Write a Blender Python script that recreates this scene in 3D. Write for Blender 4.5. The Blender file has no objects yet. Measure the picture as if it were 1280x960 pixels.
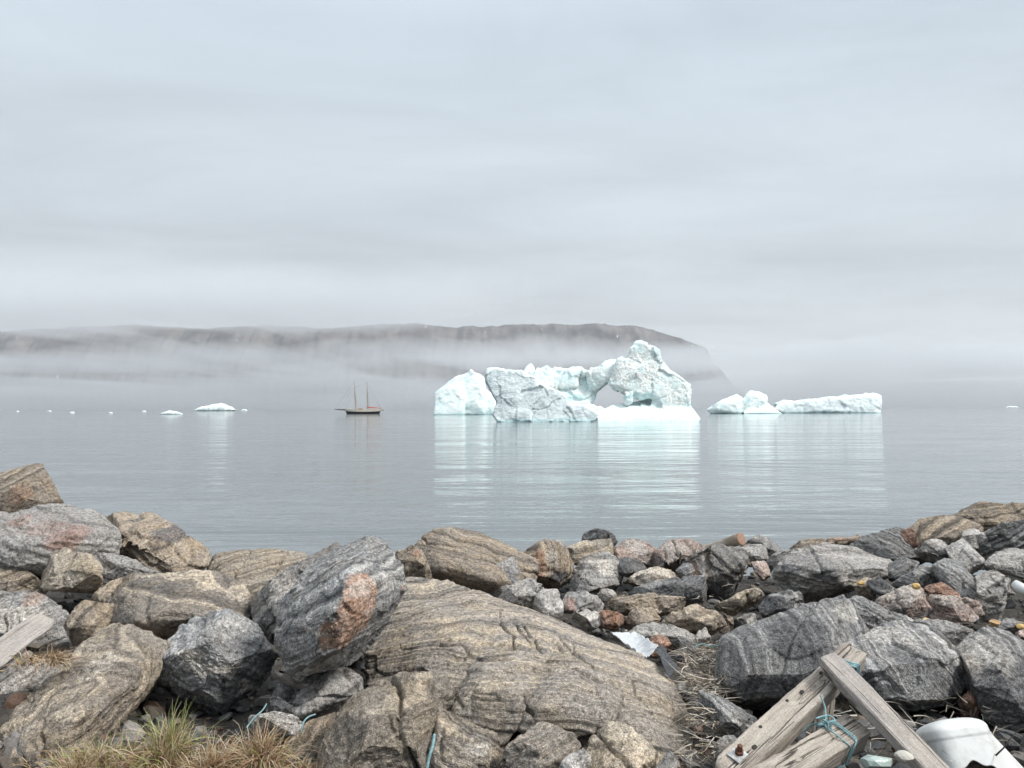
import bpy, bmesh, math, random
import numpy as np
from mathutils import Vector, Matrix

random.seed(7)
rng = np.random.RandomState(11)
sc = bpy.context.scene
COL = sc.collection
R = math.radians

# ------------------------------------------------------------------ camera
F = 924.0                       # focal length in pixels of the 1280 px wide photograph
CAMZ = 3.2
cam = bpy.data.cameras.new('camera'); camo = bpy.data.objects.new('camera', cam); COL.objects.link(camo)
cam.sensor_width = 36.0; cam.lens = 36.0 * F / 1280.0
cam.clip_start = 0.05; cam.clip_end = 80000.0
CM = Matrix.Rotation(R(90) + math.atan(31 / F), 4, 'X') @ Matrix.Rotation(R(-0.18), 4, 'Z')
camo.matrix_world = Matrix.Translation((0, 0, CAMZ)) @ CM
sc.camera = camo
CM3 = np.array(CM.to_3x3())

def P(px, py, d):
    """world point on a sight line at the distance d (metres along +Y)"""
    r = CM3 @ np.array([(px - 640) / F, (480 - py) / F, -1.0])
    return r / r[1] * d + np.array([0, 0, CAMZ])

def shore_d(py):
    return 1.43 / max((py - 511) / F - 0.075, 0.02)

# ------------------------------------------------------------------ noise (numpy)
_perm = rng.permutation(256); _perm = np.concatenate([_perm, _perm, _perm])
_g = rng.normal(size=(256, 3)); _g /= np.linalg.norm(_g, axis=1)[:, None]; _g = _g.astype(np.float32)

from concurrent.futures import ThreadPoolExecutor
_pool = ThreadPoolExecutor(4)
_perm = _perm.astype(np.int32)
def gnoise(p):
    p = np.asarray(p, dtype=np.float32)
    if len(p) > 12000: return np.concatenate(list(_pool.map(_gn, np.array_split(p, 4))))
    return _gn(p)
def _gn(p):
    fl = np.floor(p); f = p - fl; i = fl.astype(np.int32) & 255
    u = f * f * f * (f * (f * 6 - 15) + 10)
    out = 0
    for dx in (0, 1):
        wx = u[:, 0] if dx else 1 - u[:, 0]
        a = _perm[i[:, 0] + dx]
        for dy in (0, 1):
            wy = wx * (u[:, 1] if dy else 1 - u[:, 1])
            b = _perm[a + i[:, 1] + dy]
            for dz in (0, 1):
                w = wy * (u[:, 2] if dz else 1 - u[:, 2])
                g = _g[_perm[b + i[:, 2] + dz] & 255]
                out = out + w * (g[:, 0] * (f[:, 0] - dx) + g[:, 1] * (f[:, 1] - dy) + g[:, 2] * (f[:, 2] - dz))
    return out * 1.6

def fbm(p, o=4, rough=0.5):
    s = 0; a = 1.0; t = 0
    for k in range(o):
        s = s + a * gnoise(p * (2.03 ** k) + 17.3 * k); t += a; a *= rough
    return s / t

def ridged(p, o=4):
    s = 0; a = 1.0; t = 0
    for k in range(o):
        s = s + a * (1 - 2 * np.abs(gnoise(p * (2.1 ** k) + 9.1 * k))); t += a; a *= 0.5
    return s / t

def sstep(a, b, x):
    t = np.clip((x - a) / (b - a), 0, 1); return t * t * (3 - 2 * t)

def facets(p, n, amp, tilt, rs):
    """broken rock: every cell of a warped voronoi gets its own offset and tilted plane"""
    lo, hi = p.min(0), p.max(0)
    seeds = lo + rs.rand(n, 3) * (hi - lo)
    off = rs.uniform(-1, 1, n).astype(np.float32); til = rs.normal(size=(n, 3)).astype(np.float32)
    def near(c):
        c = c.astype(np.float32); sd = seeds.astype(np.float32); out = np.empty(len(c), np.int64); h = (sd ** 2).sum(1) * .5
        for a in range(0, len(c), 8000): out[a:a + 8000] = np.argmin(h[None] - c[a:a + 8000] @ sd.T, 1)
        return out
    idx = np.concatenate(list(_pool.map(near, np.array_split(p, 4))))
    return off[idx] * amp + np.einsum('ij,ij->i', til[idx], p - seeds[idx]) * tilt

# ------------------------------------------------------------------ object helpers
def tag(o, label=None, cat=None, group=None, kind=None):
    if label: o['label'] = label
    if cat: o['category'] = cat
    if group: o['group'] = group
    if kind: o['kind'] = kind
    return o

def empty(name, loc=(0, 0, 0), **kw):
    o = bpy.data.objects.new(name, None); COL.objects.link(o); o.location = loc
    return tag(o, **kw)

def link(name, me, mat=None, parent=None, loc=None):
    o = bpy.data.objects.new(name, me); COL.objects.link(o)
    if mat: me.materials.append(mat)
    if loc is not None: o.location = loc
    if parent:
        o.parent = parent
    return o

def mesh_from(name, verts, faces, smooth=False):
    me = bpy.data.meshes.new(name)
    me.from_pydata([tuple(map(float, v)) for v in verts], [], [tuple(int(i) for i in f) for f in faces])
    me.validate()
    me.update()
    if smooth:
        me.polygons.foreach_set('use_smooth', [True] * len(me.polygons))
    return me

def tube_data(pts, rad, seg=8, verts=None, faces=None, cap=True):
    verts = [] if verts is None else verts; faces = [] if faces is None else faces
    pts = [Vector(p) for p in pts]
    n = len(pts); rads = rad if hasattr(rad, '__len__') else [rad] * n
    up = Vector((0, 0, 1)); base = len(verts); prev = None
    for i, p in enumerate(pts):
        t = (pts[min(i + 1, n - 1)] - pts[max(i - 1, 0)]).normalized()
        a = (prev - t * prev.dot(t)) if prev is not None else (t.cross(up) if abs(t.dot(up)) < .95 else t.cross(Vector((1, 0, 0))))
        a.normalize(); prev = a; b = t.cross(a)
        for k in range(seg):
            an = 2 * math.pi * k / seg
            verts.append(p + (a * math.cos(an) + b * math.sin(an)) * rads[i])
    for i in range(n - 1):
        for k in range(seg):
            q = base + i * seg; k2 = (k + 1) % seg
            faces.append((q + k, q + k2, q + seg + k2, q + seg + k))
    if cap:
        faces.append(tuple(base + k for k in range(seg))[::-1]); faces.append(tuple(base + (n - 1) * seg + k for k in range(seg)))
    return verts, faces

def smooth_path(pts, n=8):
    pts = [Vector(p) for p in pts]; out = []
    for i in range(len(pts) - 1):
        p0, p1, p2, p3 = pts[max(i - 1, 0)], pts[i], pts[i + 1], pts[min(i + 2, len(pts) - 1)]
        for k in range(n):
            t = k / n
            out.append(0.5 * ((2 * p1) + (p2 - p0) * t + (2 * p0 - 5 * p1 + 4 * p2 - p3) * t * t + (3 * p1 - p0 - 3 * p2 + p3) * t ** 3))
    out.append(pts[-1]); return out

# ------------------------------------------------------------------ node helpers
class NT:
    def __init__(s, nt): s.nt = nt; s.n = nt.nodes; s.l = nt.links
    def add(s, t, **kw):
        n = s.n.new(t)
        for k, v in kw.items(): setattr(n, k, v)
        return n
    def con(s, v, sock):
        if v is None: return
        if hasattr(v, 'is_output'): s.l.new(v, sock)
        else:
            if sock.type == 'RGBA' and not hasattr(v, '__len__'): v = (v, v, v, 1)
            if sock.type == 'RGBA' and len(v) == 3: v = (*v, 1)
            sock.default_value = v
    def math(s, op, a, b=None, c=None, clamp=False):
        n = s.add('ShaderNodeMath', operation=op, use_clamp=clamp)
        for i, v in enumerate((a, b, c)): s.con(v, n.inputs[i])
        return n.outputs[0]
    def vmath(s, op, a, b=None):
        n = s.add('ShaderNodeVectorMath', operation=op)
        s.con(a, n.inputs[0]); s.con(b, n.inputs[1]); return n.outputs[0]
    def noise(s, vec, scale, detail=4, rough=.5, dim='3D', w=None, dist=0.0):
        n = s.add('ShaderNodeTexNoise', noise_dimensions=dim)
        if vec is not None: s.con(vec, n.inputs['Vector'])
        if w is not None: s.con(w, n.inputs['W'])
        n.inputs['Scale'].default_value = scale; n.inputs['Detail'].default_value = detail
        n.inputs['Roughness'].default_value = rough; n.inputs['Distortion'].default_value = dist
        return n.outputs['Fac']
    def ramp(s, fac, stops, interp='LINEAR'):
        n = s.add('ShaderNodeValToRGB'); s.con(fac, n.inputs[0]); e = n.color_ramp.elements
        n.color_ramp.interpolation = interp
        while len(e) < len(stops): e.new(0.5)
        for el, (p, c) in zip(e, stops):
            el.position = p; el.color = (c, c, c, 1) if not hasattr(c, '__len__') else (*c[:3], 1)
        return n.outputs[0]
    def mix(s, fac, a, b, mode='MIX'):
        n = s.add('ShaderNodeMix', data_type='RGBA', blend_type=mode)
        s.con(fac, n.inputs[0]); s.con(a, n.inputs[6]); s.con(b, n.inputs[7]); return n.outputs[2]
    def maprange(s, v, a, b, c, d, smooth=False):
        n = s.add('ShaderNodeMapRange', interpolation_type='SMOOTHSTEP' if smooth else 'LINEAR')
        for i, x in enumerate((v, a, b, c, d)): s.con(x, n.inputs[i])
        return n.outputs[0]
    def mapping(s, vec, scale=(1, 1, 1), rot=(0, 0, 0), loc=(0, 0, 0)):
        n = s.add('ShaderNodeMapping'); s.con(vec, n.inputs[0])
        n.inputs['Location'].default_value = loc; n.inputs['Rotation'].default_value = rot; n.inputs['Scale'].default_value = scale
        return n.outputs[0]
    def bump(s, h, strength=.5, dist=.01, normal=None):
        n = s.add('ShaderNodeBump'); s.con(h, n.inputs['Height'])
        n.inputs['Strength'].default_value = strength; n.inputs['Distance'].default_value = dist
        if normal is not None: s.con(normal, n.inputs['Normal'])
        return n.outputs[0]

def new_mat(name):
    m = bpy.data.materials.new(name); m.use_nodes = True
    t = NT(m.node_tree); b = t.n['Principled BSDF']
    return m, t, b

def simple(name, col, rough=.6, metal=0.0, noise_amt=0.0, scale=20.0, spec=.5):
    m, t, b = new_mat(name)
    c = col
    if noise_amt:
        o = t.add('ShaderNodeTexCoord').outputs['Object']
        f = t.maprange(t.noise(o, scale, 5, .6), .3, .7, 1 - noise_amt, 1 + noise_amt)
        c = t.mix(1.0, (*col, 1), f, 'MULTIPLY')
    t.con(c if hasattr(c, 'is_output') else (*col, 1), b.inputs['Base Color'])
    b.inputs['Roughness'].default_value = rough; b.inputs['Metallic'].default_value = metal
    b.inputs['Specular IOR Level'].default_value = spec
    return m

# ------------------------------------------------------------------ rock materials
def rock_mat(name, a, b2, lo, hi, band=.5, freq=16, ochre=(.34, .24, .13), och=.0, grain=.62, speck=.6, rust=(.42, .255, .175), bumpd=.02):
    if name in ('tan_banded_gneiss', 'grey_tan_gneiss', 'cream_banded_gneiss', 'buff_gneiss', 'brown_weathered_gneiss'):
        a, b2, hi = [tuple(c * f for c, f in zip(x, (1.03, .995, .965))) for x in (a, b2, hi)]
    lo = tuple(c * .68 for c in lo); hi = tuple(min(.8, c * 1.12) for c in hi)
    m, t, b = new_mat(name)
    oc = t.add('ShaderNodeTexCoord').outputs['Object']
    rnd = t.add('ShaderNodeObjectInfo').outputs['Random']
    off = t.math('MULTIPLY', rnd, 53.0)
    v = t.vmath('ADD', oc, off)
    st = t.add('ShaderNodeAttribute', attribute_name='strata').outputs['Fac']
    mk = t.add('ShaderNodeSeparateColor'); t.con(t.add('ShaderNodeAttribute', attribute_name='mask').outputs['Color'], mk.inputs[0])
    bl = t.noise(v, 2.3, 6, .62, dist=.4)
    bl2 = t.noise(t.vmath('ADD', v, (7.1, 3.3, 1.7)), 4.5, 6, .65)
    gr = t.noise(v, 38, 5, .72)
    sp = t.noise(v, 150, 3, .6)
    w = t.math('ADD', st, t.math('MULTIPLY', t.math('SUBTRACT', bl2, .5), .05))
    w = t.math('ADD', w, t.math('MULTIPLY', t.math('SUBTRACT', gr, .5), .012))
    w = t.math('ADD', w, off)
    bn = t.noise(None, freq, 5, .68, '1D', w=w)
    base = t.mix(t.maprange(bl, .36, .64, 0, 1), a, b2)
    bc = t.ramp(bn, [(.36, lo), (.455, a), (.55, b2), (.63, hi)])
    base = t.mix(t.math('MULTIPLY', t.maprange(bl2, .35, .62, .45, 1.0), min(1, band * 1.25)), base, bc)
    if och:
        base = t.mix(t.math('MULTIPLY', t.maprange(t.math('ADD', bl2, t.math('MULTIPLY', bn, .4)), .62, .84, 0, 1), och), base, ochre)
    base = t.mix(t.math('MULTIPLY', mk.outputs[0], t.maprange(t.math('ADD', t.math('MULTIPLY', bl2, .6), t.math('MULTIPLY', gr, .4)), .36, .56, .3, 1.0)), base, t.mix(t.maprange(bl2, .35, .65, 0, 1), rust, tuple(c * .72 for c in rust)))
    base = t.mix(mk.outputs[1], base, t.mix(t.maprange(gr, .3, .7, 0, 1), (.42, .38, .33), (.66, .62, .57)))
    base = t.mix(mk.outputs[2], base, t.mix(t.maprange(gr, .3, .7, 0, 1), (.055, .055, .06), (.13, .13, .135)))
    # pale lichen freckles and dark lichen blotches
    lich = t.maprange(t.noise(t.vmath('ADD', v, (1, 9, 4)), 14, 5, .78), .57, .66, 0, .72)
    base = t.mix(lich, base, (.06, .057, .055))
    lic2 = t.maprange(t.noise(t.vmath('ADD', v, (5, 2, 8)), 30, 4, .75), .64, .72, 0, .5)
    base = t.mix(lic2, base, (.46, .45, .42))
    f = t.math('MULTIPLY', t.maprange(gr, .3, .7, 1 - grain, 1 + grain), t.maprange(sp, .3, .7, 1 - speck, 1 + speck))
    f = t.math('MULTIPLY', f, t.maprange(rnd, 0, 1, .80, 1.26))
    base = t.mix(1.0, base, f, 'MULTIPLY')
    t.con(base, b.inputs['Base Color'])
    b.inputs['Roughness'].default_value = .86; b.inputs['Specular IOR Level'].default_value = .25
    h = t.math('ADD', t.math('MULTIPLY', gr, 1.0), t.math('MULTIPLY', bn, 1.7 * band))
    h = t.math('ADD', h, t.math('MULTIPLY', sp, .28))
    t.con(t.bump(h, 1.0, bumpd), b.inputs['Normal'])
    return m

MATS = {
    'tan':   rock_mat('tan_banded_gneiss', (.21, .19, .168), (.30, .275, .24), (.085, .077, .072), (.46, .41, .34), .75, 13, ochre=(.32, .245, .15), och=.4),
    'whale': rock_mat('grey_tan_gneiss', (.20, .188, .175), (.285, .265, .24), (.080, .074, .070), (.42, .375, .31), .8, 22, ochre=(.32, .25, .16), och=.4),
    'cream': rock_mat('cream_banded_gneiss', (.19, .175, .16), (.235, .22, .20), (.14, .128, .118), (.56, .50, .41), 1.0, 6, ochre=(.30, .23, .15), och=.3),
    'buff':  rock_mat('buff_gneiss', (.28, .25, .21), (.36, .335, .295), (.12, .105, .09), (.48, .44, .375), .6, 13, ochre=(.36, .27, .16), och=.4),
    'grey':  rock_mat('grey_gneiss', (.21, .205, .198), (.31, .30, .29), (.08, .08, .08), (.42, .41, .395), .6, 14, och=.15),
    'ash':   rock_mat('ash_grey_gneiss', (.25, .252, .255), (.36, .36, .36), (.10, .102, .105), (.50, .495, .48), .5, 9, och=.06),
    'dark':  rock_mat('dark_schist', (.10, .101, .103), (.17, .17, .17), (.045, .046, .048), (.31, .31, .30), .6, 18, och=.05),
    'slab':  rock_mat('blue_grey_gneiss', (.165, .166, .167), (.255, .254, .252), (.070, .071, .073), (.41, .405, .395), .65, 24, och=.08),
    'pale':  rock_mat('pale_granite', (.32, .305, .29), (.45, .435, .42), (.15, .145, .14), (.58, .56, .54), .4, 10, och=.12, rust=(.40, .20, .145)),
    'pink':  rock_mat('pinkish_granite', (.29, .25, .23), (.41, .37, .345), (.14, .12, .115), (.54, .50, .47), .45, 11, ochre=(.42, .25, .185), och=.45, rust=(.43, .2, .13)),
    'brown': rock_mat('brown_weathered_gneiss', (.185, .162, .138), (.285, .255, .22), (.062, .056, .052), (.38, .34, .285), .75, 15, ochre=(.32, .235, .14), och=.4),
    'rust':  rock_mat('rusty_stone', (.21, .14, .11), (.30, .21, .17), (.10, .075, .065), (.40, .31, .26), .4, 12, ochre=(.34, .18, .11), och=.6),
}

# ------------------------------------------------------------------ rock builder
STYLE = {  # smoothing, planes cut off, their depth, facet steps, waviness, ledges
    'ang': dict(sm=2, chips=28, cd=.15, fa=.016, fb=.014, led=.006),
    'blk': dict(sm=2, chips=16, cd=.11, fa=.011, fb=.010, led=.006),
    'rnd': dict(sm=40, chips=3, cd=.03, fa=.005, fb=.026, led=.009),
    'mid': dict(sm=2, chips=26, cd=.12, fa=.015, fb=.014, led=.007),
    'lay': dict(sm=3, chips=18, cd=.10, fa=.012, fb=.016, led=.015),
}

def hull_pts(outline, D, by, tilt, ridge, bulge, thick, rs, rings=1):
    xs = [p[0] for p in outline]; ys = [p[1] for p in outline]
    W = (max(xs) - min(xs)) / F * D; H = (max(ys) - min(ys)) / F * D
    cx, cy = sum(xs) / len(xs), sum(ys) / len(ys)
    T = thick if thick else .75 * min(W, 1.5 * H)
    dep = lambda y: D + tilt * (by - y) / F * D
    pts = []
    for x, y in outline:
        pts.append(P(x, y, dep(y)))
        pts.append(P(cx + (x - cx) * .86, cy + (y - cy) * .84 + .06 * (max(ys) - min(ys)), dep(y) + T * rs.uniform(.8, 1.1)))
    if ridge:
        for x, y, bgl in ridge: pts.append(P(x, y, dep(y) - bgl))
    else:
        bl = bulge * min(W, 1.6 * H)
        n = max(5, len(outline) // 2); ph = rs.uniform(0, 6.28)
        for k in range(n):
            a = ph + 6.283 * k / n + rs.uniform(-.25, .25); r = rs.uniform(.45, .7)
            x = cx + math.cos(a) * r * (max(xs) - min(xs)) / 2; y = cy + math.sin(a) * r * (max(ys) - min(ys)) / 2
            pts.append(P(x, y, dep(y) - bl * rs.uniform(.6, 1.1)))
    return pts

def hull_mesh(sets):
    bm = bmesh.new()
    for pts in sets:
        b = bmesh.new()
        vs = [b.verts.new(p) for p in pts]
        r = bmesh.ops.convex_hull(b, input=vs)
        dead = list({g for g in r['geom_interior'] + r['geom_unused'] if isinstance(g, bmesh.types.BMVert)})
        bmesh.ops.delete(b, geom=dead, context='VERTS')
        me = bpy.data.meshes.new('t'); b.to_mesh(me); b.free(); bm.from_mesh(me); bpy.data.meshes.remove(me)
    bmesh.ops.recalc_face_normals(bm, faces=bm.faces)
    me = bpy.data.meshes.new('hull'); bm.to_mesh(me); bm.free(); return me

def voxel(me, vs):
    o = bpy.data.objects.new('t', me); COL.objects.link(o)
    md = o.modifiers.new('r', 'REMESH'); md.mode = 'VOXEL'; md.voxel_size = vs; md.adaptivity = 0
    bpy.context.view_layer.update()
    out = bpy.data.meshes.new_from_object(o.evaluated_get(bpy.context.evaluated_depsgraph_get()))
    bpy.data.objects.remove(o); bpy.data.meshes.remove(me); return out

def get_co(me):
    a = np.empty(len(me.vertices) * 3, np.float32); me.vertices.foreach_get('co', a); return a.reshape(-1, 3)
def get_no(me):
    a = np.empty(len(me.vertices) * 3, np.float32); me.vertices.foreach_get('normal', a); return a.reshape(-1, 3)
def set_co(me, co):
    me.vertices.foreach_set('co', co.astype(np.float32).ravel()); me.update()

def lap(co, me, it, lam=.5):
    e = np.empty(len(me.edges) * 2, np.int64); me.edges.foreach_get('vertices', e); e = e.reshape(-1, 2)
    i = np.concatenate([e[:, 0], e[:, 1]]); j = np.concatenate([e[:, 1], e[:, 0]]); n = len(co)
    deg = np.maximum(np.bincount(i, minlength=n), 1)
    for k in range(it):
        l = lam if k % 2 == 0 else -lam * .9 if it < 10 else lam
        av = np.stack([np.bincount(i, weights=co[j, c], minlength=n) for c in range(3)], 1) / deg[:, None]
        co = co + (av - co) * l
    return co

def put_attr(me, name, vals, typ='FLOAT'):
    a = me.attributes.new(name, typ, 'POINT')
    if typ == 'FLOAT': a.data.foreach_set('value', vals.astype(np.float32))
    else: a.data.foreach_set('color', vals.astype(np.float32).ravel())

NROCK = [0]
def rock(label, mat, outline, D=None, by=None, style='ang', tilt=.55, ridge=None, bulge=.28, thick=None, dip=None, fold=.06, arch=0.0,
         masks=(), cracks=(), extra=(), cd=None, name='boulder', cat='boulder', vs=None, amp=1.0, ledge_f=22, yaw=None):
    NROCK[0] += 1
    rs = np.random.RandomState(100 + NROCK[0])
    ys = [p[1] for p in outline]
    by = by or max(ys)
    D = D or shore_d(by)
    gsc = 1 + .98 * (cd or STYLE[style]['cd']) + (.07 if max(p[0] for p in outline) - min(p[0] for p in outline) < 110 else 0)
    ocx = sum(p[0] for p in outline) / len(outline); ocy = sum(p[1] for p in outline) / len(outline)
    outline = [(ocx + (x - ocx) * gsc, ocy + (y - ocy) * gsc) for x, y in outline]
    sets = [hull_pts(outline, D, by, tilt, ridge, bulge, thick, rs)]
    for ex in extra:   # further lumps grown into the same rock: (outline, depth shift, tilt, ridge, thick)
        sets.append(hull_pts(ex[0], D + ex[1], by, ex[2], ex[3], .25, ex[4], rs))
    me = hull_mesh(sets)
    vs = vs or max(.007, D * .00165)
    me = voxel(me, vs)
    st = STYLE[style]
    co = get_co(me).astype(np.float64); c0 = co.mean(0)
    size = float(np.linalg.norm(co.max(0) - co.min(0))) / 1.6
    co = lap(co, me, st['sm'])
    # broken-off planes
    q = co - c0
    nz = fbm(co / size * 5 + NROCK[0], 3) * .006 * size
    for k in range(st['chips']):
        n = rs.normal(size=3); n[1] = -abs(n[1]) - .35; n /= np.linalg.norm(n)
        d = q @ n; dm = d.max() - rs.uniform(.2, 1) * (cd or st['cd']) * size
        over = np.maximum(d - dm - nz, 0)
        q = q - n * over[:, None] * .97
    co = q + c0
    set_co(me, co); no = get_no(me).astype(np.float64)
    s0 = co / size
    warp = np.stack([fbm(s0 * 4 + 3 * k, 2) for k in range(3)], 1) * .10
    disp = facets(s0 + warp, 22, st['fa'], .05 * (st['fa'] / .03), rs) * size
    disp += facets(s0 + warp * .6, 130, st['fa'] * .38, .05 * (st['fa'] / .03), rs) * size
    disp += fbm(s0 * 2.2 + NROCK[0], 4) * st['fb'] * size * 1.3
    disp += ridged(s0 * 7 + NROCK[0], 3) * st['fb'] * .22 * size
    # strata
    if dip is None: dip = rs.uniform(-35, 35)
    yw = yaw if yaw is not None else rs.uniform(-.5, .5)
    nst = np.array([-math.sin(R(dip)), yw, math.cos(R(dip))]); nst /= np.linalg.norm(nst)
    strata = (co - c0) @ nst + fold * size * fbm(s0 * 1.6 + 5 + NROCK[0], 3) + .02 * size * fbm(s0 * 6, 2) + arch * (co[:, 0] - c0[0]) ** 2
    z0 = np.zeros_like(s0); z0[:, 0] = strata * ledge_f; z0[:, 1] = fbm(s0 * 2, 1) * .6
    led = gnoise(z0) + .6 * gnoise(z0 * 2.7 + 4)
    disp += led * st['led'] * size * .8
    # fine roughness in metres
    disp += (fbm(co * 13 + 2, 4, .62) * .015 + ridged(co * 26, 3) * .006) * min(1.0, size * 1.5)
    # cracks: dark grooves along wobbling planes; (nx, nz, offset, width, depth)
    pxy = np.stack([co[:, 0] / co[:, 1] * F + 640, 511 - (co[:, 2] - CAMZ) / co[:, 1] * F], 1)      # only to place cracks while building
    for ck in cracks:
        ax, az, off, wd, dp = ck[:5]
        n = np.array([ax, .25, az]); n /= np.linalg.norm(n)
        f = (co - c0) @ n - off * size + .05 * size * fbm(s0 * 3.3 + ax * 9, 3) + .012 * size * fbm(s0 * 14, 2)
        gate = sstep(-.25, .05, fbm(s0 * 1.4 + az * 7 + off, 2))
        if len(ck) > 5:
            cxx, cyy, rxx, ryy = ck[5]; f = (co - c0) @ n; sel = np.where(np.abs(pxy - np.array([cxx, cyy])).sum(1) < 12)[0]
            f = f - f[sel[np.argmin(co[sel, 1])]] + .045 * size * fbm(s0 * 5 + cxx, 3) + .012 * size * fbm(s0 * 18, 2)
            gate = 1 - sstep(.7, 1.05, np.sqrt(((pxy[:, 0] - cxx) / rxx) ** 2 + ((pxy[:, 1] - cyy) / ryy) ** 2) + .3 * fbm(s0 * 7, 2))
        disp -= np.exp(-(f / (wd * .5)) ** 2) * dp * gate
    for k in range(4 if style != 'rnd' else 2):
        n = rs.normal(size=3); n /= np.linalg.norm(n)
        f = q @ n - rs.uniform(-.3, .3) * size + .06 * size * fbm(s0 * 3 + k * 9, 3)
        gate = sstep(-.1, .2, fbm(s0 * 1.7 + k * 5 + NROCK[0], 2))
        disp -= np.exp(-(f / (vs * 1.4)) ** 2) * .03 * gate * min(1, size * 1.3)
    co2 = co + no * disp[:, None] * amp
    mk = np.zeros((len(co), 4), np.float32); mk[:, 3] = 1
    for (ch, px, py, dd, rx, rz, stn) in masks:
        u0 = P(px, py, 1.0) - np.array([0, 0, CAMZ])
        off_ = np.linalg.norm((co2 - np.array([0, 0, CAMZ])) / co2[:, 1:2] - u0, axis=1)
        near = off_ < max(.006, off_.min() * 1.5)
        c = P(px, py, co2[near, 1].min())
        rr = np.array([rx, max(rx, rz) * 1.5, rz])
        dist = np.sqrt((((co2 - c) / rr) ** 2).sum(1)) + fbm(co * 6 + px, 3, .6) * .6 + fbm(co * 28 + px, 3, .7) * .35
        mk[:, 'rgb'.index(ch)] = np.maximum(mk[:, 'rgb'.index(ch)], (1 - sstep(.72, .98, dist)) * stn * .95)
    org = np.array([c0[0], c0[1], co2[:, 2].min()])
    set_co(me, co2 - org)
    put_attr(me, 'strata', strata); put_attr(me, 'mask', mk, 'FLOAT_COLOR')
    me.polygons.foreach_set('use_smooth', [True] * len(me.polygons))
    o = link(name, me, MATS[mat], loc=org)
    tag(o, label, cat, 'boulders and stones of the shore')
    return o

# ------------------------------------------------------------------ the boulders, traced one by one
# --- left pile
rock('tan grey boulder jutting up at the top left corner of the rock pile', 'brown', cd=.06, amp=.7, outline=
     [(-50, 600), (0, 596), (25, 584), (50, 582), (61, 602), (77, 630), (52, 633), (30, 642), (0, 650), (-50, 655)], D=7.5, style='ang', dip=38,
     ridge=[(48, 588, .25), (10, 628, .42), (-30, 640, .4), (60, 622, .2)], bulge=.3, masks=[('r', 22, 618, -.3, .12, .1, .5)])
rock('big pale boulder with a pink rusty patch under the top left boulder', 'pale', cd=.06, outline=
     [(-50, 652), (0, 646), (32, 640), (66, 630), (97, 641), (122, 646), (140, 660), (148, 677), (145, 700), (100, 725), (30, 735), (-50, 740)], D=6.9, style='mid', dip=-15,
     ridge=[(60, 640, .1), (20, 660, .3), (100, 660, .3), (60, 690, .55), (0, 700, .5), (130, 680, .2), (-30, 700, .4)],
     masks=[('r', 76, 672, -.35, .22, .13, .6), ('r', 50, 660, -.3, .2, .08, .4), ('r', 18, 650, -.2, .18, .07, .45), ('b', 0, 715, -.4, .3, .15, .5)])
rock('brown layered boulder with ochre seams beside the pale boulder at the water', 'brown',
     [(118, 648), (150, 642), (165, 640), (192, 645), (212, 657), (236, 670), (256, 685), (261, 697), (250, 712), (225, 720), (190, 718), (150, 700), (130, 680)], D=8.2, style='lay', dip=-32,
     ridge=[(160, 645, .1), (190, 668, .35), (235, 690, .3), (170, 695, .4), (215, 705, .35)], masks=[('b', 215, 668, -.2, .28, .10, .8), ('b', 165, 648, -.1, .12, .05, .8), ('r', 205, 672, -.3, .2, .03, .5)], ledge_f=14)
rock('smooth buff boulder with a folded face below the pink-patched boulder', 'buff',
     [(35, 688), (75, 685), (107, 699), (118, 710), (121, 735), (110, 757), (99, 762), (70, 752), (38, 733), (27, 715)], D=6.2, style='mid', dip=15,
     ridge=[(45, 695, .1), (80, 700, .25), (100, 712, .28), (60, 725, .3), (105, 740, .2)], thick=.6)
rock('long grey green slab leaning between the buff boulder and the brown layered boulder', 'grey',
     [(88, 692), (108, 685), (140, 692), (165, 702), (199, 718), (172, 723), (155, 735), (140, 745), (112, 735)], D=6.8, style='lay', dip=-28,
     ridge=[(110, 692, .1), (165, 710, .2), (135, 715, .25)], thick=.4, masks=[('b', 150, 725, -.2, .3, .06, .6)])
rock('rounded grey boulder crossed by wavy cream bands in the left pile', 'cream',
     [(150, 738), (180, 721), (207, 715), (240, 712), (270, 717), (300, 730), (311, 745), (312, 775), (300, 800), (250, 812), (205, 815), (165, 805), (138, 790), (140, 762)], D=5.5, style='rnd', dip=-14, fold=.14,
     ridge=[(170, 735, .1), (230, 725, .12), (285, 740, .15), (170, 775, .38), (230, 770, .45), (290, 775, .3)], cracks=[(.8, .6, -.22, .012, .03)], ledge_f=10)
rock('low buff bedrock hump at the waterline behind the cream-banded boulder', 'buff',
     [(255, 712), (266, 692), (300, 687), (340, 688), (380, 692), (392, 705), (370, 725), (340, 745), (310, 765), (280, 745)], D=8.4, style='rnd', dip=30, tilt=1.2, cracks=[(.8, -.5, .1, .02, .04), (.8, -.5, -.15, .02, .04)])
rock('small tan stone wedged left of the cream-banded boulder', 'brown',
     [(112, 760), (120, 742), (140, 727), (165, 717), (182, 721), (160, 745), (148, 775), (125, 775)], D=6.0, style='mid')
rock('rough grey boulder with a pink corner at the left edge', 'grey',
     [(-50, 745), (0, 752), (20, 745), (36, 735), (54, 742), (74, 755), (86, 766), (84, 795), (70, 818), (40, 835), (-50, 840)], D=5.5, style='ang', dip=35,
     ridge=[(36, 740, .1), (60, 760, .2), (20, 775, .35), (-20, 780, .3), (60, 800, .25)], masks=[('r', 38, 746, -.12, .09, .07, .55), ('g', 10, 775, -.3, .2, .1, .5)])
rock('dark brown stone in the gap at the left edge under the pale boulder', 'brown',
     [(-60, 700), (0, 705), (25, 708), (38, 722), (46, 742), (20, 765), (-60, 785)], D=6.3, style='mid', dip=30)
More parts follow.
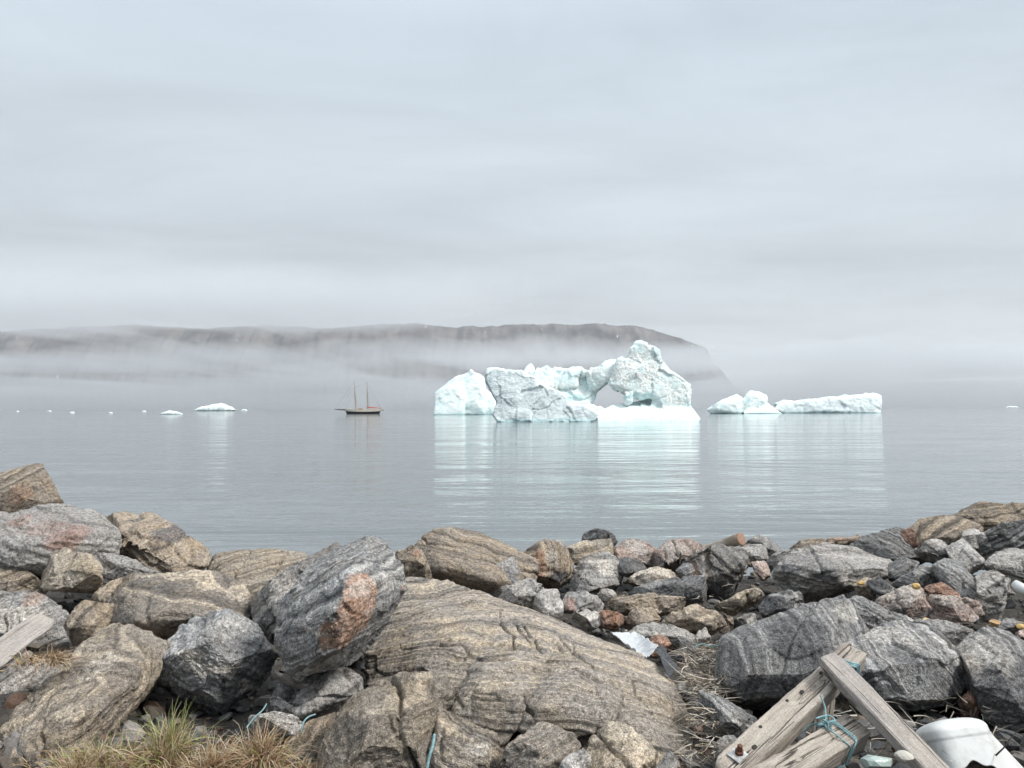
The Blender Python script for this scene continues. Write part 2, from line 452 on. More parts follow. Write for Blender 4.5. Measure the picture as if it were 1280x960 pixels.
rock('rough mossy grey stone below the buff boulder', 'brown',
     [(84, 768), (105, 757), (120, 760), (142, 757), (140, 778), (126, 800), (112, 815), (85, 830), (76, 800)], D=5.3, style='ang', dip=60)
rock('long tan slab with folded ochre bands at the bottom left corner', 'tan', cd=.05, outline=
     [(-40, 950), (0, 908), (45, 870), (100, 820), (110, 808), (128, 790), (140, 785), (158, 789), (182, 800), (206, 808), (196, 825), (188, 850), (175, 868), (150, 890), (120, 910), (85, 940), (60, 985), (-40, 990)], D=3.6, tilt=1.5, style='lay', dip=38, fold=.2,
     ridge=[(145, 795, .12), (185, 815, .15), (100, 850, .22), (50, 900, .25), (150, 860, .3), (90, 905, .35), (0, 960, .2)], thick=.7,
     masks=[('g', 118, 830, .25, .12, .08, .35)], cracks=[(.6, .7, .0, .012, .03), (.5, .8, -.2, .01, .025)], ledge_f=18)
rock('low grey ledge stone under the dry grass at the left edge', 'grey',
     [(-60, 880), (-20, 845), (17, 828), (40, 820), (62, 824), (84, 828), (77, 840), (55, 858), (25, 885), (0, 905), (-40, 925)], D=4.3, tilt=1.0, style='mid', dip=28)
rock('pale grey boulder with a white quartz seam in front of the orange-faced boulder', 'ash',
     [(226, 772), (260, 771), (282, 762), (302, 771), (318, 776), (330, 792), (347, 813), (344, 845), (338, 860), (310, 872), (307, 876), (285, 888), (260, 894), (235, 887), (205, 870), (188, 860), (192, 822), (218, 803)], D=4.15, style='ang', dip=-30,
     ridge=[(282, 770, .12), (262, 800, .2), (300, 805, .26), (225, 780, .06), (225, 815, .27), (205, 845, .28), (300, 855, .33), (325, 800, .12), (270, 830, .36), (320, 850, .2)],
     masks=[('g', 228, 822, -.27, .10, .065, .9), ('g', 258, 838, -.33, .13, .04, .95), ('g', 290, 840, -.33, .09, .045, .9), ('g', 305, 862, -.33, .045, .08, .9), ('g', 290, 785, -.15, .16, .07, .28), ('g', 250, 785, -.15, .12, .07, .25)])
rock('tall pointed grey boulder with an orange stained face in the middle of the pile', 'slab',
     cd=.03, amp=.75, outline=
     [(346, 800), (350, 787), (352, 752), (380, 717), (400, 695), (425, 684), (457, 669), (478, 670), (492, 684), (505, 702), (510, 735), (500, 752), (482, 777), (460, 800), (440, 817), (412, 836), (375, 848), (368, 842), (364, 825)], D=4.3, style='ang', dip=28, tilt=.45,
     ridge=[(476, 673, .06), (456, 704, .42), (432, 745, .74), (410, 797, .80), (402, 828, .60)], thick=.7,
     masks=[('r', 447, 752, -.38, .11, .19, .95), ('r', 424, 795, -.42, .14, .11, .95), ('r', 450, 785, -.3, .13, .09, .9), ('r', 440, 775, -.3, .13, .13, .9), ('r', 507, 733, -.1, .03, .03, .8), ('g', 455, 735, -.32, .12, .05, .3), ('g', 490, 722, -.15, .07, .09, .35), ('b', 472, 700, -.2, .035, .06, .8), ('g', 385, 790, -.35, .18, .02, .4)], cracks=[(-.6, .8, .05, .01, .025)])
rock('grey slab with a pale flat face leaning behind the orange-faced boulder', 'grey',
     [(316, 768), (314, 750), (328, 735), (355, 720), (380, 707), (420, 678), (427, 682), (410, 710), (380, 745), (352, 785), (343, 800), (330, 790)], D=5.2, style='lay', dip=35, bulge=.14, thick=.4, masks=[('g', 352, 728, -.1, .16, .08, .6)])
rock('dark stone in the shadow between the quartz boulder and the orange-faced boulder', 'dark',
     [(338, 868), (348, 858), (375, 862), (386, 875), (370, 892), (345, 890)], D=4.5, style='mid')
rock('small light grey stone half buried behind the right grass clump', 'pale',
     [(331, 876), (345, 872), (365, 884), (372, 897), (350, 901), (335, 892)], D=4.1, style='ang', name='stone', cat='stone')
rock('flat speckled grey stone behind the right grass clump', 'pale',
     [(306, 905), (318, 896), (345, 893), (368, 897), (380, 905), (376, 922), (350, 932), (316, 924)], D=3.85, style='ang', name='stone', cat='stone')
rock('grey triangular stone tucked under the orange-faced boulder', 'grey',
     [(362, 896), (380, 867), (422, 835), (436, 845), (447, 850), (448, 862), (432, 882), (422, 905), (395, 915)], D=4.2, style='blk', dip=40)
rock('rough grey slab sloping down beside the right grass clump', 'brown',
     [(355, 940), (390, 908), (420, 893), (430, 898), (408, 945), (392, 990), (345, 990)], D=3.7, tilt=1.0, style='lay', dip=45)
rock('rounded tan boulder with stepped cracks in the bottom centre foreground', 'tan', cd=.06, outline=
     [(410, 915), (432, 880), (450, 866), (480, 853), (505, 845), (530, 845), (546, 855), (555, 866), (554, 890), (546, 915), (536, 945), (532, 995), (375, 995), (385, 965), (398, 940)], D=3.35, tilt=.7, style='mid', dip=8, fold=.2,
     ridge=[(450, 872, .1), (510, 853, .12), (540, 870, .1), (440, 915, .26), (500, 905, .33), (530, 925, .2), (430, 970, .3), (500, 970, .34)], cracks=[(.9, .2, .12, .022, .06), (.1, 1, -.12, .016, .045), (.7, .6, -.3, .015, .04)], ledge_f=20)
# --- the large outcrop
rock('huge smooth banded whaleback outcrop with long cracks in the centre foreground', 'whale',
     [(462, 800), (478, 765), (505, 726), (520, 724), (560, 730), (600, 742), (650, 757), (700, 775), (750, 795), (790, 812), (820, 835), (840, 858), (853, 890), (858, 920), (855, 950), (845, 985), (620, 995), (545, 985), (520, 900), (460, 870)],
     D=3.75, tilt=2.1, style='rnd', dip=-6, fold=.05, arch=.16, thick=1.2, vs=.0075, yaw=.32, amp=.6,
     ridge=[(520, 740, .1), (600, 770, .32), (690, 800, .42), (770, 836, .50), (818, 868, .42), (560, 795, .48), (640, 825, .55), (740, 860, .6), (800, 910, .55), (530, 830, .4), (620, 880, .5), (700, 910, .55)],
     extra=[([(575, 872), (588, 832), (600, 817), (615, 814), (655, 818), (668, 830), (679, 834), (672, 856), (655, 895), (630, 925), (585, 925), (560, 895)], -.60, 1.3, [(605, 826, .06), (655, 832, .06), (600, 880, .2), (650, 875, .2)], .8),
            ([(660, 852), (680, 830), (695, 822), (715, 825), (728, 840), (742, 851), (772, 856), (779, 868), (774, 890), (760, 910), (700, 925), (650, 915), (645, 890)], -.62, 1.3, [(695, 832, .06), (730, 860, .12), (765, 868, .06), (690, 880, .18), (740, 895, .16)], .8)],
     cracks=[(.96, .1, 0, .016, .10, (636, 778, 16, 34)), (.93, -.1, 0, .013, .08, (652, 780, 14, 32)), (.96, .12, 0, .016, .10, (667, 785, 18, 36)), (.95, -.15, 0, .014, .08, (712, 805, 16, 24)), (.2, .97, 0, .013, .06, (690, 790, 50, 30)), (.15, .97, 0, .012, .05, (560, 800, 60, 40)), (.1, 1, 0, .016, .09, (545, 852, 45, 30)), (.15, .95, 0, .016, .09, (620, 812, 45, 12)), (.5, .8, 0, .016, .09, (735, 838, 45, 18)), (.95, .2, 0, .016, .09, (661, 858, 12, 40)), (.9, .3, 0, .013, .07, (578, 850, 10, 40)), (.9, .3, 0, .011, .05, (750, 825, 60, 40)), (.6, -.7, 0, .012, .05, (800, 860, 30, 40))], ledge_f=26)
rock('dark rough slab at the bottom edge right of the rounded tan boulder', 'whale',
     [(548, 893), (562, 892), (590, 910), (615, 925), (642, 932), (625, 955), (605, 995), (525, 995), (536, 945)], D=3.25, tilt=.9, style='lay', dip=-35, masks=[('g', 600, 940, -.15, .08, .03, .4)])
rock('lumpy grey stone at the bottom edge under the whaleback outcrop', 'whale',
     [(618, 962), (640, 935), (660, 920), (676, 906), (684, 925), (717, 919), (722, 932), (708, 955), (695, 995), (610, 995)], D=3.2, tilt=.7, style='mid')
rock('buff knobbly stone at the bottom edge below the whaleback outcrop', 'buff',
     [(734, 950), (750, 915), (765, 906), (780, 909), (800, 924), (816, 937), (824, 948), (820, 995), (728, 995)], D=3.2, tilt=.7, style='mid', dip=30, cracks=[(.8, .6, 0, .015, .04)])
rock('small pale stone at the bottom edge between the lumpy grey and the buff stones', 'pale',
     [(698, 965), (712, 945), (728, 939), (736, 948), (730, 995), (690, 995)], D=3.15, style='mid', name='stone', cat='stone')
rock('narrow grey stone at the bottom edge right of the buff knobbly stone', 'grey',
     [(822, 962), (836, 940), (846, 950), (850, 995), (818, 995)], D=3.15, style='mid', name='stone', cat='stone')
rock('large smooth tan boulder lying behind the whaleback outcrop at the water', 'brown',
     [(508, 702), (514, 688), (520, 680), (530, 668), (545, 661), (570, 660), (600, 667), (625, 680), (647, 688), (670, 698), (673, 715), (660, 735), (634, 750), (605, 745), (560, 735), (520, 722)], D=7.8, style='rnd', dip=-22, tilt=.7,
     ridge=[(550, 672, .2), (610, 682, .25), (650, 703, .2), (550, 710, .55), (600, 722, .6), (640, 730, .4)], cracks=[(.7, .6, .1, .02, .05), (.3, .9, .05, .02, .05)], ledge_f=10)
rock('rusty brown stone beside the left end of the smooth tan boulder', 'brown',
     [(495, 690), (515, 681), (527, 688), (527, 702), (540, 720), (510, 727), (500, 708)], D=7.0, style='ang', masks=[('r', 520, 692, -.1, .07, .05, .7)], name='stone', cat='stone')
rock('pale broken block at the right foot of the smooth tan boulder', 'grey',
     [(600, 728), (618, 711), (640, 699), (652, 720), (646, 742), (634, 752), (612, 746)], D=7.5, style='blk', masks=[('b', 636, 718, -.2, .1, .12, .6)])
rock('light grey angular stone touching the whaleback below the smooth tan boulder', 'grey',
     [(626, 748), (642, 730), (660, 724), (679, 732), (676, 748), (665, 762), (646, 760)], D=7.2, style='ang')
rock('pale grey blocky stone on the upper right flank of the whaleback', 'pale',
     [(666, 757), (678, 740), (695, 739), (702, 755), (701, 770), (680, 768)], D=7.1, style='blk', name='stone', cat='stone')
# --- crest, middle
rock('angular boulder with an orange streak and black hollow on the middle crest', 'brown',
     [(658, 692), (675, 681), (690, 679), (705, 685), (716, 705), (716, 722), (690, 740), (678, 737), (667, 730), (669, 702)], D=8.6, style='ang', dip=75,
     masks=[('r', 676, 705, -.3, .07, .22, .8), ('b', 702, 723, -.3, .15, .09, .9), ('g', 692, 698, -.3, .1, .12, .4)])  # the b mask paints the shade of a hollow, no recess is modelled
rock('small white stone peeking over the orange-streaked boulder', 'pale',
     [(686, 684), (694, 674), (703, 676), (709, 685), (700, 694), (690, 692)], D=9.6, style='ang', name='stone', cat='stone')
rock('long cream block lying under the dark capstone on the crest', 'buff',
     [(706, 686), (730, 678), (760, 676), (763, 692), (755, 697), (735, 702), (725, 707), (710, 698)], D=9.6, style='blk', dip=5)
rock('dark brown capstone standing out against the water on the crest', 'dark',
     [(730, 678), (733, 667), (745, 662), (758, 667), (770, 674), (775, 681), (765, 693), (755, 690), (740, 686)], D=10.0, style='ang', amp=1.5)
rock('lumpy light grey boulder with underside shade painted in dark colour below the cream block', 'grey',
     [(714, 718), (730, 700), (748, 694), (763, 695), (775, 708), (777, 727), (770, 740), (750, 745), (730, 747), (715, 738)], D=8.7, style='mid', masks=[('b', 725, 735, -.3, .18, .10, .7), ('g', 757, 710, -.35, .15, .10, .7)])  # the b mask darkens the underside as painted shade
rock('pinkish white boulder with a rusty left tip on the crest', 'pink',
     [(760, 700), (768, 688), (780, 678), (795, 674), (810, 680), (822, 688), (819, 702), (805, 710), (785, 706)], D=9.6, style='mid', masks=[('r', 765, 698, -.2, .06, .09, .9), ('g', 795, 682, -.2, .2, .07, .6)])
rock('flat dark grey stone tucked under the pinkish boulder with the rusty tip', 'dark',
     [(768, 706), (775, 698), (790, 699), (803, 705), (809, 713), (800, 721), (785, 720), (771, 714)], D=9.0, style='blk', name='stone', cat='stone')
rock('white and pink boulder split by a dark crack on the crest', 'pink',
     [(812, 708), (822, 690), (838, 678), (860, 676), (876, 682), (882, 695), (875, 706), (850, 706), (842, 722), (820, 724)], D=9.5, style='ang', dip=70, cracks=[(1, .15, -.02, .02, .08)], masks=[('g', 850, 686, -.2, .22, .08, .7)])
rock('flat yellowish slab below the split pink boulder', 'buff',
     [(783, 728), (795, 718), (815, 709), (830, 712), (850, 723), (842, 730), (800, 738)], D=8.8, style='blk', dip=20, masks=[('g', 815, 720, -.2, .3, .12, .4)])
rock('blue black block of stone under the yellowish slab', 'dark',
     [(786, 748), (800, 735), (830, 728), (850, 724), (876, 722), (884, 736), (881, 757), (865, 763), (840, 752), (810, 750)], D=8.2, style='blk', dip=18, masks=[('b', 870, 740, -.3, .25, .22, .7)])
rock('small dark wedge stone left of the striped boulder', 'slab',
     [(847, 713), (858, 702), (869, 706), (872, 718), (862, 725), (850, 721)], D=8.9, style='blk', name='stone', cat='stone')
rock('large striped boulder with pink veins running down its dark face', 'grey',
     [(861, 704), (885, 690), (902, 685), (922, 694), (937, 693), (948, 705), (957, 727), (952, 739), (925, 744), (912, 753), (890, 755), (878, 733), (866, 717)], D=8.5, style='ang', dip=-62, tilt=.5,
     ridge=[(885, 697, .15), (920, 702, .22), (940, 702, .2), (905, 722, .45), (932, 724, .4), (895, 745, .35)],
     masks=[('r', 868, 712, -.2, .06, .10, .8), ('g', 882, 712, -.3, .02, .3, .8), ('r', 886, 715, -.3, .02, .25, .7), ('g', 938, 715, -.35, .14, .17, .55), ('b', 900, 738, -.35, .2, .13, .85), ('r', 905, 722, -.42, .15, .03, .35)])
rock('dome topped grey boulder on the crest right of the driftwood log', 'grey',
     [(929, 682), (948, 671), (962, 674), (979, 688), (977, 697), (960, 702), (938, 698)], D=10.2, style='mid')
rock('mottled grey stone with a pale rim in front of the driftwood log', 'grey',
     [(903, 695), (930, 683), (955, 682), (963, 690), (961, 702), (940, 706), (912, 703)], D=9.5, style='mid', name='stone', cat='stone')
rock('small pale arched stone right of the striped boulder', 'pink',
     [(940, 703), (955, 700), (968, 711), (967, 723), (957, 728), (946, 716)], D=8.9, style='mid', name='stone', cat='stone')
rock('dark upright stone wedged left of the big grey boulder', 'dark',
     [(960, 702), (974, 690), (988, 689), (992, 705), (980, 722), (964, 716)], D=9.3, style='blk', name='stone', cat='stone')
rock('ochre yellow boulder under the striped boulder', 'buff',
     [(891, 767), (910, 752), (930, 741), (947, 737), (957, 748), (953, 762), (937, 773), (917, 778), (897, 774)], D=7.4, style='ang', dip=35,
     masks=[('r', 940, 755, -.2, .09, .07, .4)])
rock('black faced block with a pale edge right of the ochre boulder', 'dark',
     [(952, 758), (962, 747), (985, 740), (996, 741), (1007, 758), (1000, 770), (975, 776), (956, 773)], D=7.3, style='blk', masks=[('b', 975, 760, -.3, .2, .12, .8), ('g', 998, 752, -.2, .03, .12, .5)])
rock('long brownish grey stone behind the rusty stone in the rubble', 'brown',
     [(745, 764), (765, 749), (800, 744), (835, 743), (856, 748), (861, 759), (850, 770), (832, 773), (800, 770), (760, 774)], D=7.5, style='mid', dip=5)
rock('two toned stone with a rusty left face and white top in the rubble', 'pale',
     [(700, 764), (710, 742), (730, 741), (745, 747), (756, 758), (750, 770), (715, 771)], D=7.4, style='blk', masks=[('r', 712, 758, -.15, .09, .14, .8)])
rock('small light grey stone above the two toned stone', 'pale',
     [(747, 746), (752, 738), (764, 737), (771, 746), (765, 754), (752, 754)], D=7.8, style='ang', name='stone', cat='stone')
rock('brown grey angular stone in the middle of the rubble', 'brown',
     [(777, 778), (795, 763), (815, 760), (827, 772), (824, 784), (785, 789)], D=7.0, style='ang', name='stone', cat='stone')
rock('rusty red stone in the rubble above the plastic bag', 'rust',
     [(742, 772), (755, 764), (775, 767), (792, 775), (785, 788), (765, 793), (750, 787)], D=6.9, style='ang', name='stone', cat='stone')
rock('white and brown stone on the upper edge of the whaleback', 'pale',
     [(714, 773), (735, 763), (749, 766), (756, 782), (748, 790), (728, 786)], D=6.9, style='ang', masks=[('b', 740, 783, -.1, .08, .05, .7)], name='stone', cat='stone')
rock('rounded brown boulder behind the tangle of straw', 'brown',
     [(822, 783), (845, 768), (870, 760), (890, 764), (901, 775), (906, 787), (885, 796), (865, 800), (840, 796)], D=6.5, style='mid', dip=10)
rock('flat grey slab between the plastic bag and the rounded brown boulder', 'grey',
     [(783, 794), (800, 783), (820, 780), (845, 787), (868, 795), (873, 808), (850, 812), (810, 808)], D=6.4, tilt=1.0, style='lay', dip=-8)
rock('red brick coloured stone beside the plastic bag', 'rust',
     [(808, 804), (820, 794), (832, 796), (840, 808), (833, 819), (816, 819)], D=6.1, style='ang', name='stone', cat='stone')
rock('dark curved wedge stone at the top of the straw tangle', 'slab',
     [(847, 798), (859, 799), (872, 806), (868, 819), (854, 817)], D=6.1, style='blk', name='stone', cat='stone')
rock('long light grey stone behind the large dark slab', 'grey',
     [(906, 787), (925, 773), (945, 766), (953, 778), (935, 792), (914, 796)], D=6.9, style='ang', name='stone', cat='stone')
rock('small mottled stone between the rounded brown boulder and the long light grey stone', 'brown',
     [(896, 784), (900, 772), (915, 770), (924, 778), (912, 790), (902, 790)], D=6.8, style='ang', name='stone', cat='stone')
rock('thin white wedge stone leaning in the rubble above the straw', 'pale',
     [(866, 806), (874, 789), (881, 786), (890, 802), (880, 810)], D=6.2, style='blk', name='stone', cat='stone')
# --- right side
rock('very large grey boulder with a bright lower edge on the right crest', 'grey', cd=.06, outline=
     [(969, 716), (985, 695), (1012, 682), (1033, 678), (1065, 684), (1087, 694), (1119, 702), (1117, 720), (1100, 720), (1077, 724), (1060, 737), (1035, 745), (1007, 752), (990, 740), (976, 727)], D=8.2, style='mid', dip=-8, tilt=.4,
     ridge=[(1025, 686, .1), (1070, 695, .15), (1000, 700, .25), (1050, 715, .4), (1015, 730, .35), (1095, 710, .25), (1045, 735, .25)], masks=[('g', 1060, 722, -.3, .12, .12, .4), ('b', 1015, 710, -.3, .35, .2, .35)])
rock('flat brown slab lying behind the very large grey boulder', 'brown',
     [(992, 684), (1005, 676), (1040, 674), (1078, 672), (1080, 682), (1040, 688), (1000, 690)], D=10.0, style='lay', dip=3, masks=[('r', 1060, 675, -.1, .3, .04, .4)])
rock('grey slab with slanting grooves on the right crest', 'slab',
     [(1065, 680), (1085, 671), (1110, 664), (1128, 662), (1141, 672), (1153, 685), (1174, 703), (1146, 709), (1120, 704), (1090, 697)], D=8.8, style='lay', dip=-40,
     ridge=[(1110, 672, .15), (1140, 690, .3), (1100, 688, .25), (1150, 700, .25)], masks=[('b', 1088, 685, -.15, .15, .07, .7)], ledge_f=16)
rock('pink flaky stone against the grooved slab', 'rust',
     [(1126, 664), (1138, 661), (1151, 674), (1155, 686), (1143, 684)], D=8.4, style='ang', name='stone', cat='stone')
rock('square dark block under the grooved slab', 'slab',
     [(1114, 704), (1130, 699), (1147, 704), (1145, 715), (1131, 727), (1112, 726)], D=7.8, style='blk', name='stone', cat='stone')
rock('round brown boulder standing against the water on the right', 'brown',
     [(1137, 664), (1150, 650), (1175, 644), (1200, 647), (1222, 654), (1230, 663), (1225, 670), (1205, 668), (1198, 682), (1175, 682), (1150, 684)], D=9.0, style='rnd', dip=35)
rock('broad layered brown outcrop at the right edge of the crest', 'brown',
     [(1192, 648), (1210, 637), (1230, 630), (1300, 630), (1340, 640), (1340, 670), (1280, 665), (1240, 676), (1222, 665)], D=10.2, style='lay', dip=8, ledge_f=9)
rock('big smooth grey boulder leaning in at the right edge', 'slab',
     [(1219, 695), (1225, 680), (1240, 670), (1260, 659), (1285, 649), (1330, 648), (1330, 695), (1260, 700), (1240, 712), (1224, 710)], D=8.3, style='mid', dip=35)
rock('pale triangular stone between the round brown boulder and the right edge', 'pale',
     [(1200, 680), (1207, 664), (1218, 662), (1236, 672), (1227, 684), (1210, 688)], D=8.7, style='blk', name='stone', cat='stone')
rock('white streaked leaning slab right of the rough grey stone', 'pale',
     [(1185, 686), (1205, 676), (1213, 687), (1223, 698), (1231, 711), (1222, 720), (1200, 712)], D=8.1, style='lay', dip=-48, ledge_f=26)
rock('rough grey stone in front of the round brown boulder', 'grey',
     [(1147, 688), (1165, 675), (1180, 673), (1196, 680), (1202, 696), (1195, 707), (1172, 707), (1158, 700)], D=8.2, style='ang', name='stone', cat='stone')
rock('tilted rectangular grey block left of the lumpy right boulder', 'slab',
     [(1171, 711), (1187, 701), (1201, 706), (1229, 742), (1226, 753), (1210, 756), (1192, 752), (1176, 727)], D=7.2, style='blk', dip=-55,
     ridge=[(1190, 706, .1), (1180, 718, .2), (1215, 748, .2), (1200, 725, .28)])
rock('rounded white and grey boulder over a dark gap at the right edge', 'pale',
     [(1236, 704), (1248, 690), (1265, 687), (1325, 690), (1325, 722), (1275, 720), (1258, 712), (1243, 712)], D=7.6, style='mid', dip=-8)
rock('lumpy pinkish grey boulder near the right edge', 'pale',
     [(1225, 750), (1231, 720), (1245, 715), (1270, 729), (1291, 745), (1287, 775), (1268, 783), (1248, 776), (1233, 768)], D=6.7, style='ang', masks=[('b', 1245, 740, -.2, .1, .05, .5)])
rock('pinkish block with a rough front below the red slab', 'pink',
     [(1164, 764), (1167, 745), (1200, 747), (1246, 760), (1239, 783), (1218, 790), (1190, 784), (1170, 775)], D=6.5, style='ang', masks=[('g', 1200, 752, -.15, .3, .05, .5)])
rock('thin flat brick red slab lying on the pinkish block', 'rust',
     [(1158, 735), (1164, 732), (1178, 730), (1198, 743), (1202, 751), (1186, 750), (1168, 745)], D=6.75, style='blk', bulge=.12, thick=.25, name='stone', cat='stone')
rock('pale pink boulder with a front hollow shaded in by dark colour in the right rubble', 'pink',
     [(1086, 759), (1105, 749), (1130, 738), (1152, 734), (1167, 743), (1167, 764), (1158, 777), (1132, 776), (1108, 772)], D=6.6, style='mid', masks=[('g', 1130, 745, -.2, .3, .07, .5), ('b', 1115, 762, -.25, .1, .05, .6)])  # hollow is only shade painted by the b mask
rock('dark flat stone above the pale pink boulder', 'slab',
     [(1118, 730), (1150, 710), (1171, 710), (1174, 727), (1155, 740), (1132, 742)], D=7.4, style='blk', name='stone', cat='stone')
rock('brownish grey stone in the hollow below the very large grey boulder', 'brown',
     [(1068, 730), (1085, 722), (1100, 732), (1114, 746), (1100, 757), (1083, 754)], D=7.2, style='ang', name='stone', cat='stone')
rock('dark thin slab wedged beside the square dark block', 'dark',
     [(1086, 728), (1100, 724), (1123, 740), (1121, 748), (1108, 748)], D=7.3, style='blk', name='stone', cat='stone')
rock('large dark slab with front shade and a brighter sloping top painted in behind the crossed timbers', 'slab', cd=.05, amp=.6, outline=
     [(899, 845), (905, 795), (950, 778), (1000, 763), (1022, 756), (1052, 745), (1066, 757), (1093, 785), (1085, 815), (1075, 885), (1040, 888), (960, 880), (920, 885), (903, 872)], D=4.75, style='ang', dip=78, tilt=.5,
     ridge=[(912, 800, .10), (960, 786, .12), (1040, 765, .05), (1080, 785, .1), (1000, 790, .22), (960, 830, .3), (920, 850, .22), (1030, 820, .35), (1045, 870, .3), (980, 868, .3)], thick=.7,
     masks=[('b', 1000, 800, -.2, .26, .13, .85), ('b', 1030, 845, -.3, .24, .16, .8), ('b', 965, 860, -.25, .25, .07, .6), ('g', 1062, 765, -.05, .12, .06, .45)], ledge_f=14)  # weakly lit front and bright top are painted in by these masks
rock('massive blue grey boulder with split pale faces behind the upper timber', 'slab', cd=.05, amp=.6, outline=
     [(1035, 880), (1042, 825), (1060, 804), (1100, 785), (1132, 780), (1172, 790), (1201, 812), (1216, 860), (1208, 876), (1178, 880), (1125, 889), (1080, 885)], D=4.5, style='ang', dip=-50, tilt=.6,
     ridge=[(1068, 806, .08), (1105, 792, .08), (1160, 797, .1), (1195, 818, .12), (1085, 840, .25), (1130, 850, .36), (1170, 825, .24), (1205, 860, .15), (1115, 878, .3), (1180, 872, .26)], thick=.7,
     masks=[('b', 1070, 850, -.22, .14, .14, .8), ('b', 1130, 820, -.24, .1, .05, .6), ('b', 1190, 860, -.2, .09, .09, .6), ('g', 1110, 795, -.08, .2, .05, .35)], cracks=[(.8, .5, .12, .016, .05)])  # front shade darkened and top light paled in the vertex colour
rock('grey slab rising behind the massive blue grey boulder', 'slab',
     [(1066, 752), (1075, 748), (1087, 752), (1110, 764), (1142, 776), (1148, 790), (1100, 795), (1080, 775)], D=5.3, style='mid', dip=-30)
rock('large wedge boulder with a pale left face at the right edge', 'slab', cd=.06, amp=.7, outline=
     [(1196, 812), (1215, 795), (1236, 783), (1252, 788), (1280, 807), (1340, 830), (1340, 920), (1250, 912), (1230, 895), (1215, 862)], D=4.4, style='ang', dip=40, tilt=.6,
     ridge=[(1237, 792, .1), (1222, 848, .25), (1275, 832, .2), (1240, 880, .25), (1320, 880, .3), (1280, 895, .3)], masks=[('g', 1230, 815, -.15, .18, .18, .45), ('b', 1275, 870, -.25, .3, .16, .7), ('r', 1215, 830, -.15, .06, .1, .3)])
rock('reddish brown stone under the wedge boulder at the right', 'rust',
     [(1200, 878), (1217, 862), (1237, 868), (1242, 902), (1222, 910), (1205, 900)], D=4.4, style='ang', name='stone', cat='stone')
rock('flat grey stone behind the wedge boulder at the right', 'grey',
     [(1140, 782), (1150, 776), (1175, 779), (1202, 788), (1224, 795), (1205, 812), (1175, 803)], D=5.2, tilt=1.0, style='lay', dip=-18)
rock('small blue grey stone above the wedge boulder', 'slab',
     [(1248, 786), (1254, 776), (1266, 775), (1277, 786), (1270, 795), (1255, 795)], D=5.9, style='blk', name='stone', cat='stone')
rock('small pink stone at the right edge above the wedge boulder', 'pink',
     [(1268, 798), (1275, 787), (1310, 788), (1310, 808), (1280, 810)], D=5.5, style='ang', name='stone', cat='stone')
rock('mottled grey stone behind the flat grey stone on the right', 'grey',
     [(1228, 796), (1238, 786), (1258, 792), (1268, 803), (1255, 812), (1238, 806)], D=5.5, style='ang', name='stone', cat='stone')
rock('dark triangular stone between the straw and the lower timber', 'slab',
     [(878, 868), (892, 872), (922, 888), (947, 903), (938, 926), (915, 932), (900, 922), (880, 910)], D=4.05, style='blk', dip=-30, masks=[('b', 885, 900, -.1, .06, .1, .7)], ridge=[(892, 880, .05), (905, 915, .15), (930, 905, .1)])
rock('tan stone filling the mouth of the white plastic container', 'brown',
     [(1180, 952), (1200, 940), (1225, 936), (1248, 942), (1264, 955), (1268, 995), (1172, 995)], D=3.5, style='mid', dip=8)
rock('brown stone in the hollow under the massive blue grey boulder', 'brown',
     [(1040, 885), (1055, 872), (1085, 876), (1098, 890), (1080, 905), (1050, 905)], D=4.55, style='ang', name='stone', cat='stone')
rock('grey chip of stone beside the foot of the long timber', 'grey',
     [(890, 935), (905, 922), (917, 920), (922, 930), (908, 945), (893, 948)], D=3.7, style='blk', name='stone', cat='stone')
for lab, mt, ol, dd in [
    ('glossy red pebble on the dark gravel beside the straw', 'rust', [(866, 905), (872, 900), (879, 905), (880, 915), (872, 919), (866, 914)], 4.1),
    ('white pebble at the right foot of the whaleback', 'pale', [(846, 855), (852, 850), (859, 856), (859, 866), (852, 868), (846, 862)], 4.75),
    ('cream pebble above the white pebble beside the straw', 'buff', [(852, 843), (860, 838), (868, 843), (866, 851), (856, 852)], 4.9)]:
    rock(lab, mt, ol, D=dd, style='rnd', name='pebble', cat='pebble')
print('rocks', NROCK[0])

# ------------------------------------------------------------------ ground under the rocks
def drop(d): return 1.69 + (d - 3.5) * .075
def ground_z(x, y):
    x = np.asarray(x, float); y = np.asarray(y, float)
    z = CAMZ - drop(np.clip(y, 1.0, 11.5)) - .13 - .13 * sstep(4.3, 5.2, y)
    z = z - np.clip(y - 11.3, 0, 20) * .42
    z = z + .22 * sstep(-1.0, -3.5, x) * (1 - sstep(8, 11, y))
    q = np.stack([x, y, 0 * x], -1).reshape(-1, 3)
    return z + (fbm(q * 1.1, 3) * .12).reshape(z.shape)

gx = np.linspace(-22, 22, 221); gy = np.concatenate([np.linspace(-6, 2.6, 20), np.linspace(2.7, 20, 174)])
GX, GY = np.meshgrid(gx, gy); GZ = ground_z(GX, GY)
n1, n0 = len(gx), len(gy)
faces = [(j * n1 + i, j * n1 + i + 1, (j + 1) * n1 + i + 1, (j + 1) * n1 + i) for j in range(n0 - 1) for i in range(n1 - 1)]
me = mesh_from('shore_ground', np.stack([GX, GY, GZ], -1).reshape(-1, 3), faces, True)
m, t, b = new_mat('shore_soil')
oc = t.add('ShaderNodeTexCoord').outputs['Object']
nz = t.noise(oc, 9, 8, .7); nz2 = t.noise(oc, 60, 4, .7)
t.con(t.mix(t.maprange(nz, .35, .65, 0, 1), (.045, .04, .035), (.12, .105, .09)), b.inputs['Base Color'])
b.inputs['Roughness'].default_value = .9
t.con(t.bump(t.math('ADD', nz, nz2), 1.0, .05), b.inputs['Normal'])
tag(link('shore_ground', me, m), kind='structure')

